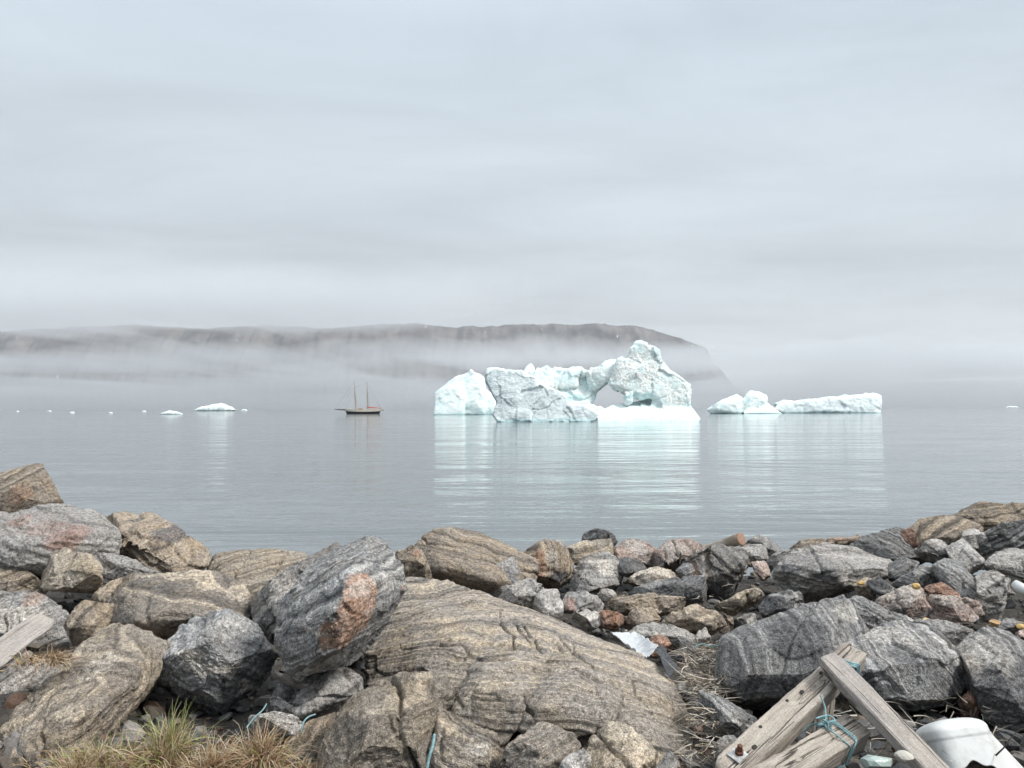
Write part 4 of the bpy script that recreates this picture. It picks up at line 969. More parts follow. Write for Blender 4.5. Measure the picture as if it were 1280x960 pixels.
V, Fs = tube_data([(sxp(433), 0, 2.75), (sxp(424), 0, 3.0), (sxp(418.5), 0, 3.3)], [.42, .36, .22], 8); link('bowsprit', mesh_from('bowsprit', V, Fs), black, ship)
masts = []
for bx, tx, ty in ((445, 442.6, 476), (460, 458.6, 477)):
    p0 = Vector((sxp(bx), 0, 2.3)); p1 = Vector((sxp(tx), 0, szp(ty)))
    V, Fs = tube_data([p0, p0.lerp(p1, .6), p0.lerp(p1, .78), p1], [.36, .31, .2, .09], 8); ms = link('mast', mesh_from('mast', V, Fs), wood_m, ship)
    q = p0.lerp(p1, .62)
    V, Fs = tube_data([q + Vector((-.5, 0, 0)), q + Vector((.1, 0, 0)), q + Vector((.5, 0, 0))], .16, 6); V, Fs = tube_data([q + Vector((0, -1.6, .2)), q + Vector((0, 1.6, .2))], .09, 6, V, Fs)
    link('crosstree', mesh_from('crosstree', V, Fs), wood_m, ms); masts.append((p0, p1))
V, Fs = tube_data([(sxp(458.3), 0, szp(509.3)), (sxp(466), 0, szp(509.7)), (sxp(476.5), 0, szp(510.6))], [.42, .36, .2], 8); link('boom', mesh_from('boom', V, Fs), red, ship)
V, Fs = tube_data([(sxp(445.5), 0, szp(511.2)), (sxp(456.0), 0, szp(511.7))], [.28, .16], 8); link('boom', mesh_from('boom', V, Fs), cream, ship)
me = box('deckhouse', (sxp(461), -1.5, 2.2), (sxp(472.5), 1.5, szp(511.0))); dk = link('deckhouse', me, deckm, ship)
for k in range(5):
    x = sxp(462.5 + k * 2.05); link('window', box('window', (x - .32, -1.56, 3.05), (x + .32, -1.49, 3.4)), glassm, dk)
me = box('deckhouse', (sxp(448), -1.2, 2.3), (sxp(453.5), 1.2, 3.7)); link('deckhouse', me, simple('brown_hatch', (.3, .2, .13), .6), ship)
V, Fs = [], []
(p0, p1), (q0, q1) = masts
bs = Vector((sxp(418.8), 0, 3.3)); st_ = Vector((sxp(477), 0, 3.2))
lines = [(p0.lerp(p1, .97), bs), (p0.lerp(p1, .78), Vector((sxp(423), 0, 3.05))), (p0.lerp(p1, .65), Vector((sxp(430.5), 0, 2.7))), (q0.lerp(q1, .95), p0.lerp(p1, .78)), (q0.lerp(q1, .95), st_), (q0.lerp(q1, .65), st_)]
for a_, b_ in ((p0, p1), (q0, q1)):
    for s in (-1, 1):
        for dx in (-1.0, .2, 1.3): lines.append((a_.lerp(b_, .64), a_ + Vector((dx, s * 2.6, .3))))
for a_, b_ in lines: tube_data([a_, b_], .04, 5, V, Fs)
link('rigging', mesh_from('rigging', V, Fs), wire, ship)
V, Fs = tube_data([(sxp(476.5), -1.2, 2.6), (sxp(479.0), -1.2, 2.8)], .09, 6); V, Fs = tube_data([(sxp(476.5), 1.2, 2.6), (sxp(479.0), 1.2, 2.8)], .09, 6, V, Fs); V, Fs = tube_data([(sxp(478.7), -1.9, 2.65), (sxp(478.7), 0, 2.45), (sxp(478.7), 1.9, 2.65)], [.15, .38, .3], 8, V, Fs)
link('dinghy', mesh_from('dinghy', V, Fs), black, ship)

# ------------------------------------------------------------------ weathered timber
def timber_mat(name, c0=(.24, .205, .175), c1=(.43, .39, .345), dk=(.085, .068, .057)):
    m, t, b = new_mat(name)
    oc = t.add('ShaderNodeTexCoord').outputs['Object']; rnd = t.add('ShaderNodeObjectInfo').outputs['Random']
    v = t.vmath('ADD', oc, t.math('MULTIPLY', rnd, 31.0))
    g = t.noise(t.mapping(v, (2.2, 60, 60)), 1, 5, .65, dist=.5); g2 = t.noise(t.mapping(v, (6, 190, 190)), 1, 4, .6); bl = t.noise(t.mapping(v, (2.5, 7, 7)), 1, 5, .6)
    c = t.mix(t.maprange(g, .34, .66, 0, 1), c0, c1); c = t.mix(t.math('MULTIPLY', t.maprange(g2, .56, .70, 0, 1), .55), c, dk)
    c = t.mix(t.maprange(bl, .35, .68, 0, .55), c, (.50, .45, .38)); c = t.mix(t.maprange(t.noise(v, 9, 5, .7), .60, .70, 0, .45), c, (.16, .13, .11))
    chk = t.noise(t.mapping(v, (.7, 22, 22)), 1, 3, .5, dist=.12)
    crack = t.maprange(t.math('ABSOLUTE', t.math('SUBTRACT', chk, .5)), .004, .022, 1, 0)
    crack = t.math('MULTIPLY', crack, t.maprange(t.noise(t.mapping(v, (1.1, 10, 10)), 1, 3, .5), .45, .56, 0, 1))
    c = t.mix(t.math('MULTIPLY', crack, .9), c, (.045, .036, .03))
    c = t.mix(1.0, c, t.maprange(t.noise(v, 120, 4, .7), .3, .7, .72, 1.28), 'MULTIPLY')
    t.con(c, b.inputs['Base Color']); b.inputs['Roughness'].default_value = .88; b.inputs['Specular IOR Level'].default_value = .2
    hh = t.math('SUBTRACT', t.math('ADD', g, t.math('MULTIPLY', g2, .8)), t.math('MULTIPLY', crack, 1.6))
    t.con(t.bump(hh, 1.0, .009), b.inputs['Normal']); return m
TIM = timber_mat('weathered_timber'); TIM2 = timber_mat('grey_weathered_plank', (.215, .195, .19), (.37, .345, .335))
HOLE = simple('rotten_knot_hole', (.03, .025, .022), .9)
def timber(name, label, a, b_, wd, th, nrm, mat=TIM, seed=1, cat='timber', round_end=.35, cracks=3, bow=0.0):
    """axis a->b in world, wd across, th deep; nrm = the way the broad face looks"""
    rs = np.random.RandomState(seed); a = np.array(a); b_ = np.array(b_); L = np.linalg.norm(b_ - a); ex = (b_ - a) / L
    ez = np.array(nrm, float); ez -= ex * (ez @ ex); ez /= np.linalg.norm(ez); ey = np.cross(ez, ex)
    NL, NC = int(L / .011), 72
    an = np.linspace(0, 2 * np.pi, NC, endpoint=False)
    # rounded rectangle by superellipse, sampled evenly along the rim
    cs = np.sign(np.cos(an)) * np.abs(np.cos(an)) ** .22; sn = np.sign(np.sin(an)) * np.abs(np.sin(an)) ** .22
    U_ = np.linspace(0, 1, NL)
    V = np.zeros((NL, NC, 3))
    e = np.minimum(U_ * L, (1 - U_) * L) / (wd * round_end); sc_ = 1 - .30 * (1 - np.clip(e, 0, 1)) ** 2.2
    for i in range(NL):
        V[i, :, 0] = U_[i] * L; V[i, :, 1] = cs * wd / 2 * sc_[i]; V[i, :, 2] = sn * th / 2 * sc_[i]
    V = V.reshape(-1, 3)
    q = V.copy(); rad = V.copy(); rad[:, 0] = 0; rad /= np.maximum(np.linalg.norm(rad, axis=1), 1e-6)[:, None]
    d = fbm(q * np.array([2.2, 9, 9]) + seed * 3, 3) * .018 * wd / .15 + fbm(q * np.array([5, 60, 60]) + seed, 3) * .0055 + fbm(q * np.array([30, 30, 30]) + seed, 2) * .0022
    for k in range(cracks):      # drying checks along the grain on the broad face
        y0 = rs.uniform(-.32, .32) * wd; x0 = rs.uniform(.0, .5) * L; x1 = x0 + rs.uniform(.3, .7) * L
        f = q[:, 1] - y0 - .010 * fbm(np.stack([q[:, 0] * 5, 0 * q[:, 0] + k, 0 * q[:, 0]], 1), 2)
        d -= np.exp(-(f / .0032) ** 2) * .016 * sstep(x0, x0 + .08, q[:, 0]) * (1 - sstep(x1 - .1, x1, q[:, 0])) * (np.abs(rad[:, 2]) > .2)
    V = V + rad * d[:, None]; V[:, 2] += bow * np.sin(q[:, 0] / L * np.pi)
    Fs = [(i * NC + k, i * NC + (k + 1) % NC, (i + 1) * NC + (k + 1) % NC, (i + 1) * NC + k) for i in range(NL - 1) for k in range(NC)]
    ce = len(V); V = np.concatenate([V, [[-.012, 0, 0], [L + .012, 0, 0]]])
    Fs += [(ce, (k + 1) % NC, k) for k in range(NC)] + [(ce + 1, (NL - 1) * NC + k, (NL - 1) * NC + (k + 1) % NC) for k in range(NC)]
    o = link(name, mesh_from(name, V, Fs, True), mat)
    mw = Matrix(np.stack([ex, ey, ez], 1).tolist()).to_4x4(); mw.translation = Vector(a); o.matrix_world = mw
    tag(o, label, cat, 'weathered driftwood timbers'); return o
def knot(parent, x, y, z, r, ry=None):
    bm = bmesh.new(); bmesh.ops.create_uvsphere(bm, u_segments=14, v_segments=7, radius=1)
    for v in bm.verts: v.co = Vector((v.co.x * r * 1.5, v.co.y * (ry or r), v.co.z * .004))
    me = bpy.data.meshes.new('knot_hole'); bm.to_mesh(me); bm.free(); o = link('knot_hole', me, HOLE, parent); o.location = (x, y, z); return o

NA = np.array([-.34, -.62, .70])
beam_a = timber('timber', 'long squared grey timber with a rusty bolt in its lower end', P(906, 975, 3.36), P(1070, 817, 4.06), .135, .115, NA, seed=3, cracks=6)
LA = (Vector(P(1070, 817, 4.06)) - Vector(P(906, 975, 3.36))).length
for fx, yy, r in ((.56, .025, .010), (.47, .045, .008), (.27, .04, .009), (.17, -.012, .011), (.72, .03, .008)): knot(beam_a, fx * LA, yy * .9, .058, r)
NB = np.array([.30, -.70, .66])
beam_b = timber('timber', 'flat grey plank with a rounded top lying across the long timber', P(1032, 822, 3.84), P(1188, 985, 3.30), .135, .062, NB, mat=TIM2, seed=5, cracks=6, round_end=.55)
NC_ = np.array([-.30, -.60, .74])
beam_c = timber('timber', 'short thick timber with teal rope tied round its end', P(945, 990, 3.22), P(1072, 913, 3.70), .135, .12, NC_, seed=8, cracks=4, round_end=.3)
post = timber('post', 'short upright wooden post under the long timber', P(1026, 935, 3.92), P(1033, 868, 3.98), .075, .07, np.array([0, -1, .1]), seed=9, cracks=1, cat='post')
timber('plank', 'thin weathered grey board leaning on the rocks at the left edge', P(-30, 838, 4.5), P(58, 772, 5.1), .17, .03, np.array([.35, -.7, .62]), mat=TIM2, seed=12, cracks=2, cat='plank', round_end=.9)
timber('wood_scrap', 'orange brown piece of wood on the rubble at the right', P(1238, 777, 6.2), P(1255, 783, 6.1), .06, .04, np.array([0, -.6, .8]), mat=timber_mat('orange_wood', (.38, .22, .09), (.50, .30, .13), (.2, .1, .05)), seed=14, cracks=0, cat='wood scrap')
# bolt with a washer plate at the lower end of the long timber
rustm = simple('rusty_iron', (.13, .055, .035), .8, .2, .5, 60); zinc = simple('zinc_plate', (.40, .40, .40), .6, .4, .45, 40)
bo = Vector((.115, .012, .065))
pl = box('washer_plate', (-.036, -.032, -.003), (.036, .032, .003)); plo = link('washer_plate', pl, zinc, beam_a); plo.location = bo + Vector((-.01, .0, 0))
V, Fs = tube_data([(0, 0, 0), (0, 0, .018), (0, 0, .019), (0, 0, .046), (0, 0, .05)], [.021, .021, .013, .013, .010], 6); blo = link('bolt', mesh_from('bolt', V, Fs), rustm, beam_a); blo.location = bo

# driftwood log on the crest
pts = [P(874, 689, 10.2), P(895, 684, 10.05), P(912, 678, 9.9), P(926, 674, 9.75)]
V, Fs = tube_data(smooth_path(pts, 10), list(np.linspace(.06, .08, 31)), 20)
Vn = np.array([tuple(v) for v in V]); Vn = Vn + (fbm(Vn * 9, 3) * .02)[:, None] * np.array([0, 0, 1.0]); 
lg = empty('driftwood_log', tuple(pts[1]), label='driftwood log with a reddish sawn end lying on the crest against the water', cat='log')
o = link('trunk', mesh_from('trunk', Vn - np.array(pts[1]), Fs, True), timber_mat('log_bark', (.17, .13, .10), (.28, .22, .17)), lg)
a_ = Vector(pts[3]); dv = (Vector(pts[3]) - Vector(pts[2])).normalized()
V, Fs = tube_data([a_ - dv * .01, a_ + dv * .016, a_ + dv * .02], [.083, .08, .055], 20)
link('sawn_end', mesh_from('sawn_end', [v - Vector(pts[1]) for v in V], Fs, False), simple('sawn_red_wood', (.27, .17, .12), .8, 0, .35, 40), lg)

# ------------------------------------------------------------------ ropes
ROPE = simple('teal_rope', (.18, .31, .33), .8, 0, .4, 120)
def rope(label, pts, r=.0065, n=8, name='rope'):
    V, Fs = tube_data(smooth_path(pts, n), r, 8); c = Vector(pts[0])
    o = link(name, mesh_from(name, [Vector(v) - c for v in V], Fs, True), ROPE, loc=c); return tag(o, label, 'rope', 'teal rope pieces')
mC = beam_c.matrix_world.copy(); LC = (Vector(P(1072, 913, 3.70)) - Vector(P(945, 990, 3.22))).length
V, Fs = [], []
for x0, sl in ((LC - .185, .012), (LC - .215, -.012), (LC - .200, .03)):
    ring = [];
    for k in range(33):
        an = 2 * math.pi * k / 32; y = math.copysign(abs(math.cos(an)) ** .3, math.cos(an)) * .077; z = math.copysign(abs(math.sin(an)) ** .3, math.sin(an)) * .070
        ring.append(mC @ Vector((x0 + sl * math.sin(an) * 1.5, y, z)))
    tube_data(ring, .0037, 7, V, Fs)
kn = mC @ Vector((LC - .21, .07, .07))
rs = np.random.RandomState(3)
for k in range(7):
    pp = [kn + Vector(rs.normal(size=3) * .022) for _ in range(4)]; tube_data(smooth_path(pp, 6), .0042, 7, V, Fs)
tube_data(smooth_path([kn, kn + Vector((-.05, .05, -.03)), kn + Vector((-.11, .05, -.07)), kn + Vector((-.15, .1, -.06))], 8), .0042, 7, V, Fs)
tube_data(smooth_path([kn, kn + Vector((.02, .05, .05)), kn + Vector((.01, .08, .10))], 8), .0042, 7, V, Fs)
c = Vector(kn); tag(link('rope', mesh_from('rope', [Vector(v) - c for v in V], Fs, True), ROPE, loc=c), 'teal rope wound and knotted around the short thick timber', 'rope', 'teal rope pieces')
mA = beam_a.matrix_world.copy(); V, Fs = [], []
for x0 in (LA - .185, LA - .17, LA - .20):
    ring = []
    for k in range(25):
        an = 2 * math.pi * k / 24; y = math.copysign(abs(math.cos(an)) ** .3, math.cos(an)) * .074; z = math.copysign(abs(math.sin(an)) ** .3, math.sin(an)) * .064
        ring.append(mA @ Vector((x0 - .05 * math.cos(an), y, z)))
    tube_data(ring, .005, 7, V, Fs)
c = mA @ Vector((LA - .155, 0, 0)); tag(link('rope', mesh_from('rope', [Vector(v) - c for v in V], Fs, True), ROPE, loc=c), 'teal rope lashing on the top of the long timber beside the crossing plank', 'rope', 'teal rope pieces')
rope('teal rope strand in the gap left of the flat speckled stone', [P(308, 910, 3.75), P(318, 897, 3.8), P(328, 888, 3.85), P(333, 880, 3.9)], .0035)
rope('curved teal rope strand beside the grey triangular stone', [P(376, 915, 3.6), P(380, 902, 3.62), P(386, 896, 3.66), P(394, 893, 3.7)], .004)
rope('teal rope hanging down the right side of the rounded tan boulder', [P(543, 918, 3.0), P(541, 932, 2.97), P(537, 945, 2.95), P(533, 965, 2.93)], .006)
rope('thin teal rope lying on the straw tangle', [P(868, 809, 5.1), P(878, 805, 5.1), P(890, 808, 5.05), P(903, 806, 5.05)], .0045)

# ------------------------------------------------------------------ plastic litter
def plastic(name, col, rough=.4, sss=.0, trans=0.0, alpha=1.0):
    m, t, b = new_mat(name); oc = t.add('ShaderNodeTexCoord').outputs['Object']
    n = t.noise(oc, 14, 5, .7)
    sc_ = t.noise(t.mapping(oc, (5, 40, 9), (.4, .3, .9)), 1, 4, .7)
    cc = t.mix(t.maprange(n, .48, .72, 0, .55), col, tuple(x * f for x, f in zip(col, (.66, .62, .55)))); cc = t.mix(t.maprange(sc_, .60, .68, 0, .35), cc, tuple(x * .6 for x in col))
    t.con(cc, b.inputs['Base Color'])
    b.inputs['Roughness'].default_value = rough; b.inputs['Alpha'].default_value = alpha
    if sss:
        b.inputs['Subsurface Weight'].default_value = sss; b.inputs['Subsurface Radius'].default_value = (.02, .02, .02)
    if trans: b.inputs['Transmission Weight'].default_value = trans
    t.con(t.bump(n, .15, .01), b.inputs['Normal']); return m
WHITE = plastic('white_plastic', (.60, .615, .61), .4, .2); OFFW = plastic('yellowed_plastic', (.45, .43, .38), .5)
# torn white container: cap up and back, sides down to the viewer
def container():
    D0 = 3.62; top = Vector(P(1182, 900, D0 + .14))
    ax = Vector((.10, -.42, -.72)).normalized()                        # from the cap down to the torn rim
    side = Vector((1, 0.08, 0.0)); side = (side - ax * side.dot(ax)).normalized(); frt = ax.cross(side).normalized()
    if frt.y > 0: frt = -frt
    W2, T2, cr = .150, .125, .075
    NU = 160; V = []; Fs = []; rows = []
    def ring(u):   # rounded rectangle, u 0..1 from the middle of the back, clockwise over right, front, left
        a = 2 * math.pi * u; x = math.sin(a); y = math.cos(a)
        n_ = 4.2; k = (abs(x) ** n_ + abs(y) ** n_) ** (-1 / n_); return x * k, y * k     # unit squircle
    NV = 46
    uslit = .345                                                         # front right corner
    for j in range(NV):
        row = []
        for i in range(NU):
            u = i / (NU - 1) if False else (uslit + i / (NU - 1)) % 1.0   # starts and ends at the slit
            x, y = ring(u)
            right = math.exp(-((u - .26) / .085) ** 2)
            lmax = .218 + .155 * right + .018 * math.sin(u * 21) + .008 * math.sin(u * 57)
            tip = max(0, 1 - abs(((u - uslit + .5) % 1) - .5) / .012)
            tj = j / (NV - 1)
            # cap part then side wall
            if tj < .34:
                s = tj / .34; rr = math.sin(s * math.pi / 2) ** .8; dn = .055 * (1 - math.cos(s * math.pi / 2)) ** 1.0
            else:
                s = (tj - .34) / .66; rr = 1.0; dn = .055 + s * (lmax - .055)
            flare = 0.0; op = 0.0
            if dn > .07:
                s2 = (dn - .07)
                flare = right * s2 * .55
                d_u = (u - uslit + .5) % 1 - .5
                op = s2 * .62 * math.exp(-abs(d_u) / .07) * (1 if d_u > 0 else -1) * (1 if dn > .08 else 0)
            step = -.004 * sstep(.085, .09, dn)
            px_ = x * W2 * rr + flare - op * .55 + step * x; py_ = y * T2 * rr + step * y
            V.append(top + side * px_ - frt * py_ + ax * dn); row.append(len(V) - 1)
        rows.append(row)
    for j in range(NV - 1):
        closed = True
        for i in range(NU - 1): Fs.append((rows[j][i], rows[j][i + 1], rows[j + 1][i + 1], rows[j + 1][i]))
    c = Vector(top); me = mesh_from('plastic_container', [v - c for v in V], Fs, True)
    bm = bmesh.new(); bm.from_mesh(me); bmesh.ops.remove_doubles(bm, verts=[v for v in bm.verts if (v.co.length < .12)], dist=.0012); bm.to_mesh(me); bm.free()
    o = link('plastic_container', me, WHITE, loc=c)
    sd_ = o.modifiers.new('s', 'SOLIDIFY'); sd_.thickness = .004; sd_.offset = 0
    return tag(o, 'torn white plastic container lying open over a tan stone at the lower right', 'container')
container()

def sheet(name, label, cat, corners, mat, amp, seed, n=40, thick=.003, sag=0.0):
    c = [np.array(P(*q)) for q in corners]; V = []; Fs = []; org = c[0]
    for j in range(n):
        for i in range(n):
            u, v = i / (n - 1), j / (n - 1)
            p = (c[0] * (1 - u) + c[1] * u) * (1 - v) + (c[3] * (1 - u) + c[2] * u) * v
            V.append(p)
    V = np.array(V); nn = np.cross(c[1] - c[0], c[3] - c[0]); nn /= np.linalg.norm(nn)
    if nn[1] > 0: nn = -nn
    uv = np.stack(np.meshgrid(np.linspace(0, 1, n), np.linspace(0, 1, n)), -1).reshape(-1, 2)
    q = V * 11 + seed
    V = V + nn * (ridged(q * .9, 3) * amp + sag * (np.sin(uv[:, 0] * np.pi) * np.sin(uv[:, 1] * np.pi)))[:, None] + np.array([fbm(q * .5 + k * 9, 2) * amp * .8 for k in range(3)]).T
    Fs = [(j * n + i, j * n + i + 1, (j + 1) * n + i + 1, (j + 1) * n + i) for j in range(n - 1) for i in range(n - 1)]
    o = link(name, mesh_from(name, V - org, Fs, True), mat, loc=org)
    s = o.modifiers.new('s', 'SOLIDIFY'); s.thickness = thick; return tag(o, label, cat)
sheet('plastic_bag', 'crumpled translucent white plastic bag behind the right shoulder of the whaleback', 'plastic bag',
      [(762, 789, 6.0), (795, 789, 6.2), (823, 806, 5.6), (808, 822, 5.2)], plastic('clear_plastic', (.62, .65, .67), .3, 0, .0, .72), .018, 3, sag=.07)
sheet('plastic_sheet', 'black plastic sheet between the bag and the straw tangle', 'plastic sheet',
      [(818, 812, 5.35), (827, 808, 5.5), (848, 836, 5.0), (836, 850, 4.8)], plastic('black_plastic', (.03, .03, .032), .35), .02, 7)
YEL = plastic('yellow_plastic', (.50, .33, .12), .6)
def lump(name, label, cat, px, py, d, r, mat, sc3=(1, .8, .6), seed=0):
    v = IV * (1 + .3 * fbm(IV * 1.3 + seed * 3, 3)[:, None]) * np.array(sc3) * r; rs = np.random.RandomState(seed)
    for k in range(5):
        n_ = rs.normal(size=3); n_ /= np.linalg.norm(n_); dd = v @ n_; v = v - n_ * np.maximum(dd - dd.max() * .7, 0)[:, None]
    return tag(link(name, mesh_from(name, v, IF, False), mat, loc=P(px, py, d)), label, cat)
lump('foam_piece', 'yellow foam scrap on the stone below the very large grey boulder', 'foam scrap', 1076, 729, 6.85, .035, YEL, (1, .8, .8), 2)
lump('foam_piece', 'bright yellow foam scrap beside the dark flat stone', 'foam scrap', 1145, 733, 6.6, .042, YEL, (1, .7, .7), 3)
lump('foam_piece', 'yellow and cream foam scrap between the pale pink boulder and the pinkish block', 'foam scrap', 1157, 776, 6.1, .038, YEL, (1.2, .8, .7), 4)
lump('foam_piece', 'yellow foam scrap right of the orange brown wood', 'foam scrap', 1276, 783, 5.9, .034, YEL, (1.2, .8, .7), 6)
lump('plastic_cup', 'white plastic lump between the crossing plank and the short thick timber', 'plastic scrap', 1130, 946, 3.35, .036, OFFW, (1.2, .8, .8), 8)
lump('glass_float', 'grey green broken glass lump beside the end of the short timber', 'glass scrap', 1095, 953, 3.3, .055, plastic('grey_green_glass', (.33, .40, .38), .2), (1.4, .8, .7), 9)
V, Fs = tube_data([P(1268, 729, 6.35), P(1276, 735, 6.3), P(1286, 741, 6.25)], [.035, .045, .045], 14)
c = Vector(P(1268, 729, 6.35)); tag(link('plastic_bottle', mesh_from('plastic_bottle', [Vector(v) - c for v in V], Fs, True), WHITE, loc=c), 'white plastic bottle lying on the lumpy stone at the right edge', 'bottle')

# ------------------------------------------------------------------ straw and grass
def blade_mat(name):
    m, t, b = new_mat(name); at = t.add('ShaderNodeAttribute', attribute_name='tint').outputs['Color']
    t.con(at, b.inputs['Base Color']); b.inputs['Roughness'].default_value = .7; b.inputs['Specular IOR Level'].default_value = .2
    return m
BL = blade_mat('grass_blade')
def blades(roots, dirs, lens, wid, c0, c1, droop, rs, nseg=5):
    n = len(roots); V = np.zeros((n, nseg + 1, 2, 3)); C = np.zeros((n, nseg + 1, 2, 4)); C[..., 3] = 1
    d = dirs / np.linalg.norm(dirs, axis=1)[:, None]; p = roots.copy()
    sidev = np.cross(d, rs.normal(size=(n, 3))); sidev /= np.maximum(np.linalg.norm(sidev, axis=1), 1e-5)[:, None]
    for k in range(nseg + 1):
        f = k / nseg; wv = wid[:, None] * (1 - f * .85) * .5
        V[:, k, 0] = p - sidev * wv; V[:, k, 1] = p + sidev * wv
        C[:, k, :, :3] = (c0 * (1 - f) + c1 * f)[:, None, :]
        p = p + d * (lens / nseg)[:, None]
        d = d + np.array([0, 0, -1]) * (droop / nseg)[:, None] + rs.normal(size=(n, 3)) * .13; d /= np.linalg.norm(d, axis=1)[:, None]
    st = (nseg + 1) * 2; Fs = []
    for i in range(n):
        for k in range(nseg):
            q = i * st + k * 2; Fs.append((q, q + 1, q + 3, q + 2))
    return V.reshape(-1, 3), Fs, C.reshape(-1, 4)
def blade_obj(name, parts, label=None, cat=None, kind=None, group=None, loc=None):
    V = []; Fs = []; C = []; o_ = 0
    for v, f, c in parts:
        V.append(v); Fs += [tuple(i + o_ for i in q) for q in f]; C.append(c); o_ += len(v)
    V = np.concatenate(V); c0 = V.mean(0) if loc is None else np.array(loc)
    me = bpy.data.meshes.new(name); me.from_pydata((V - c0).tolist(), [], Fs); put_attr(me, 'tint', np.concatenate(C), 'FLOAT_COLOR')
    o = link(name, me, BL, loc=c0); return tag(o, label, cat, group, kind)
GREEN = np.array([.17, .21, .075]); STRAW = np.array([.40, .285, .145]); RUST = np.array([.30, .15, .08]); DARK = np.array([.07, .06, .05]); PALE = np.array([.60, .52, .40])
def tuft(px, py, d, spread, n, hgt, greenness, seed, lean=(0, 0, 0), mess=.28):
    rs = np.random.RandomState(seed); c = np.array(P(px, py, d))
    r = np.abs(rs.normal(size=n)) * spread * .5; a = rs.uniform(0, 6.28, n)
    roots = c + np.stack([np.cos(a) * r, np.sin(a) * r * .8, rs.uniform(-.03, .02, n)], 1)
    out = np.stack([np.cos(a), np.sin(a), 0 * a], 1) * (r / spread * 1.1)[:, None]
    dirs = out + np.array([0, 0, 1.0]) + rs.normal(size=(n, 3)) * mess + np.array(lean)
    g = rs.rand(n)[:, None] < greenness
    base = np.where(rs.rand(n)[:, None] < .35, RUST, STRAW) * rs.uniform(.7, 1.25, (n, 1))
    tipc = np.where(g, GREEN * rs.uniform(.8, 1.7, (n, 1)), np.where(rs.rand(n)[:, None] < .3, RUST, PALE) * rs.uniform(.55, 1.0, (n, 1)))
    c0 = np.where(g, STRAW * .5 + GREEN * .6, base)
    return blades(roots, dirs, hgt * rs.uniform(.5, 1.1, n), rs.uniform(.003, .0075, n), c0, tipc, rs.uniform(.4, 2.6, n), rs)
blade_obj('grass_tuft', [tuft(212, 940, 3.55, .11, 330, .24, .6, 1), tuft(200, 955, 3.45, .16, 220, .19, .2, 2)], 'tall grass tuft with green tips before the quartz seamed boulder', 'grass tuft', group='grass tufts at the bottom left')
blade_obj('grass_tuft', [tuft(325, 952, 3.5, .12, 420, .20, .12, 3, (.05, 0, 0))], 'straw coloured grass tuft beside the flat speckled stone', 'grass tuft', group='grass tufts at the bottom left')
blade_obj('grass_tuft', [tuft(262, 968, 3.4, .16, 380, .20, .06, 4, (.3, 0, 0), .4)], 'reddish straw grass tuft leaning right between the green and the pale tufts', 'grass tuft', group='grass tufts at the bottom left')
blade_obj('grass_tuft', [tuft(125, 958, 3.5, .17, 360, .16, .35, 5, (-.1, 0, 0), .4), tuft(95, 972, 3.4, .13, 300, .15, .2, 6)], 'yellow green grass tuft at the foot of the long tan slab', 'grass tuft', group='grass tufts at the bottom left')
blade_obj('grass_tuft', [tuft(68, 826, 4.25, .09, 260, .11, .0, 7, (.5, -.2, -.3)), tuft(40, 826, 4.4, .12, 120, .10, .15, 8, (.2, -.2, -.2))], 'small dry reddish grass tuft on the ledge below the grey board', 'grass tuft', group='grass tufts at the bottom left')
parts = []
rs = np.random.RandomState(77)
for k in range(46):
    x = rs.uniform(75, 390); y = rs.uniform(950, 1015); d = 3.62 - (y - 940) / 75 * .35
    parts.append(tuft(x, y, d, rs.uniform(.12, .24), 135, rs.uniform(.08, .15), rs.uniform(0, .25), 200 + k, (rs.uniform(-.6, .6), rs.uniform(-.3, .3), 0), .6))
blade_obj('grass', parts, 'matted dry straw and rust coloured grass covering the soil at the bottom left', 'grass', kind='stuff')
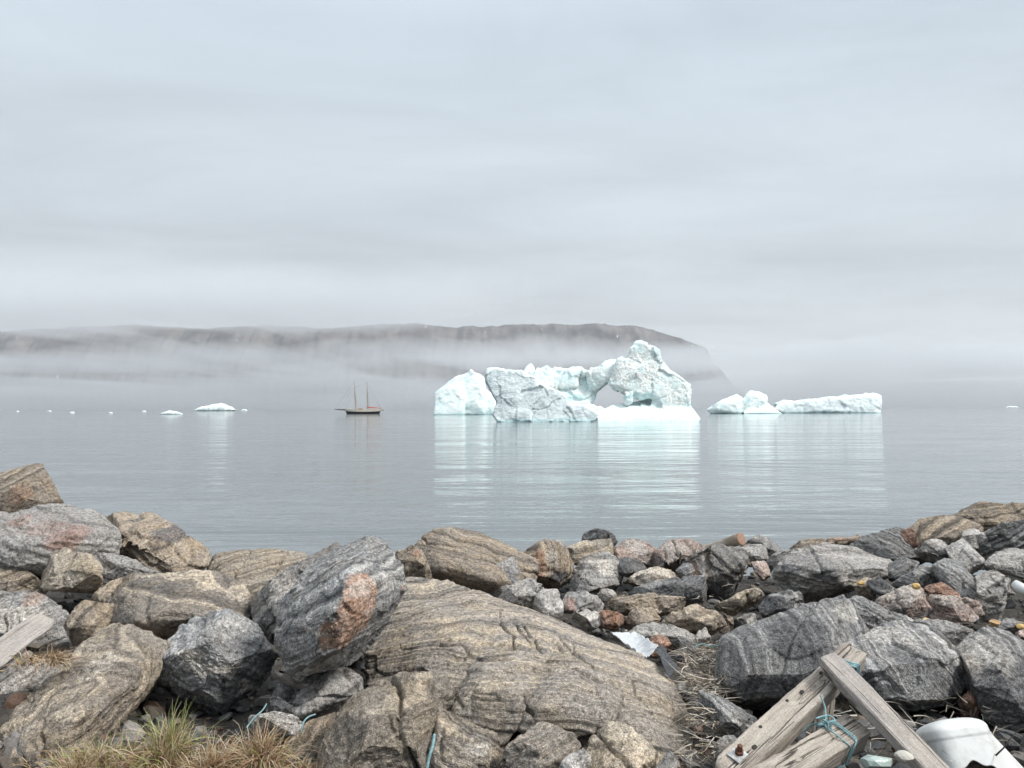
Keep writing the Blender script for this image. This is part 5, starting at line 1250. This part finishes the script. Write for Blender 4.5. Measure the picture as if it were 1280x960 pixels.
# moss-dark soil hummock under the grass
V, Fs = [], []
nn = 60
for j in range(nn):
    for i in range(nn):
        x = -2.3 + 1.75 * i / (nn - 1); y = 2.7 + 1.25 * j / (nn - 1)
        V.append((x, y, 0))
V = np.array(V); edge = np.clip(1 - np.maximum(np.abs((V[:, 0] + 1.42) / .87), np.abs((V[:, 1] - 3.3) / .62)) ** 3, 0, 1)
V[:, 2] = ground_z(V[:, 0], V[:, 1]) - .16 + .26 * edge ** .5 + fbm(V * 4, 4) * .05
Fs = [(j * nn + i, j * nn + i + 1, (j + 1) * nn + i + 1, (j + 1) * nn + i) for j in range(nn - 1) for i in range(nn - 1)]
m, t, b = new_mat('turf_soil'); nz = t.noise(t.add('ShaderNodeTexCoord').outputs['Object'], 22, 7, .75)
t.con(t.mix(t.maprange(nz, .35, .65, 0, 1), (.075, .055, .035), (.20, .14, .08)), b.inputs['Base Color']); b.inputs['Roughness'].default_value = .95
t.con(t.bump(nz, 1, .03), b.inputs['Normal'])
tag(link('turf_ground', mesh_from('turf_ground', V, Fs, True), m), kind='structure')

def straw(n, xr, yr, seed, hmul=1.0, lift=.0):
    rs = np.random.RandomState(seed)
    px = rs.uniform(*xr, n); py = rs.uniform(*yr, n); roots = np.array([P(a, b_, shore_d(b_)) for a, b_ in zip(px, py)]); roots[:, 2] += rs.uniform(-.02, .06, n) + lift
    dirs = rs.normal(size=(n, 3)) * np.array([1, .8, .18])
    col = np.where(rs.rand(n)[:, None] < .7, np.array([.50, .45, .39]), np.array([.36, .30, .22])) * rs.uniform(.4, 1.2, (n, 1)); col = np.where(rs.rand(n)[:, None] < .25, DARK, col)
    return blades(roots, dirs, rs.uniform(.06, .26, n) * hmul, rs.uniform(.004, .009, n), col, col * .9, rs.uniform(-.1, .5, n), rs, 4)
blade_obj('straw', [straw(560, (856, 908), (808, 862), 1), straw(260, (862, 905), (850, 905), 2, .8), straw(160, (850, 900), (905, 960), 3, .7), straw(90, (870, 960), (700, 780), 4, .6), straw(140, (960, 1250), (880, 955), 5, .8), straw(40, (1150, 1280), (760, 860), 6)],
          'bleached straw and dry seaweed tangled between the whaleback and the dark slab', 'straw', kind='stuff')

# ------------------------------------------------------------------ render settings
sc.view_settings.view_transform = 'Standard'; sc.view_settings.look = 'None'; sc.view_settings.exposure = .58; sc.view_settings.gamma = 1
sc.render.engine = 'CYCLES'
cy = sc.cycles
cy.max_bounces = 6; cy.diffuse_bounces = 3; cy.glossy_bounces = 3; cy.transmission_bounces = 3; cy.volume_bounces = 2; cy.transparent_max_bounces = 6
cy.use_denoising = True; cy.caustics_reflective = False; cy.caustics_refractive = False
cy.use_adaptive_sampling = True; cy.adaptive_threshold = .02
cy.volume_step_rate = 1.0; cy.volume_max_steps = 128
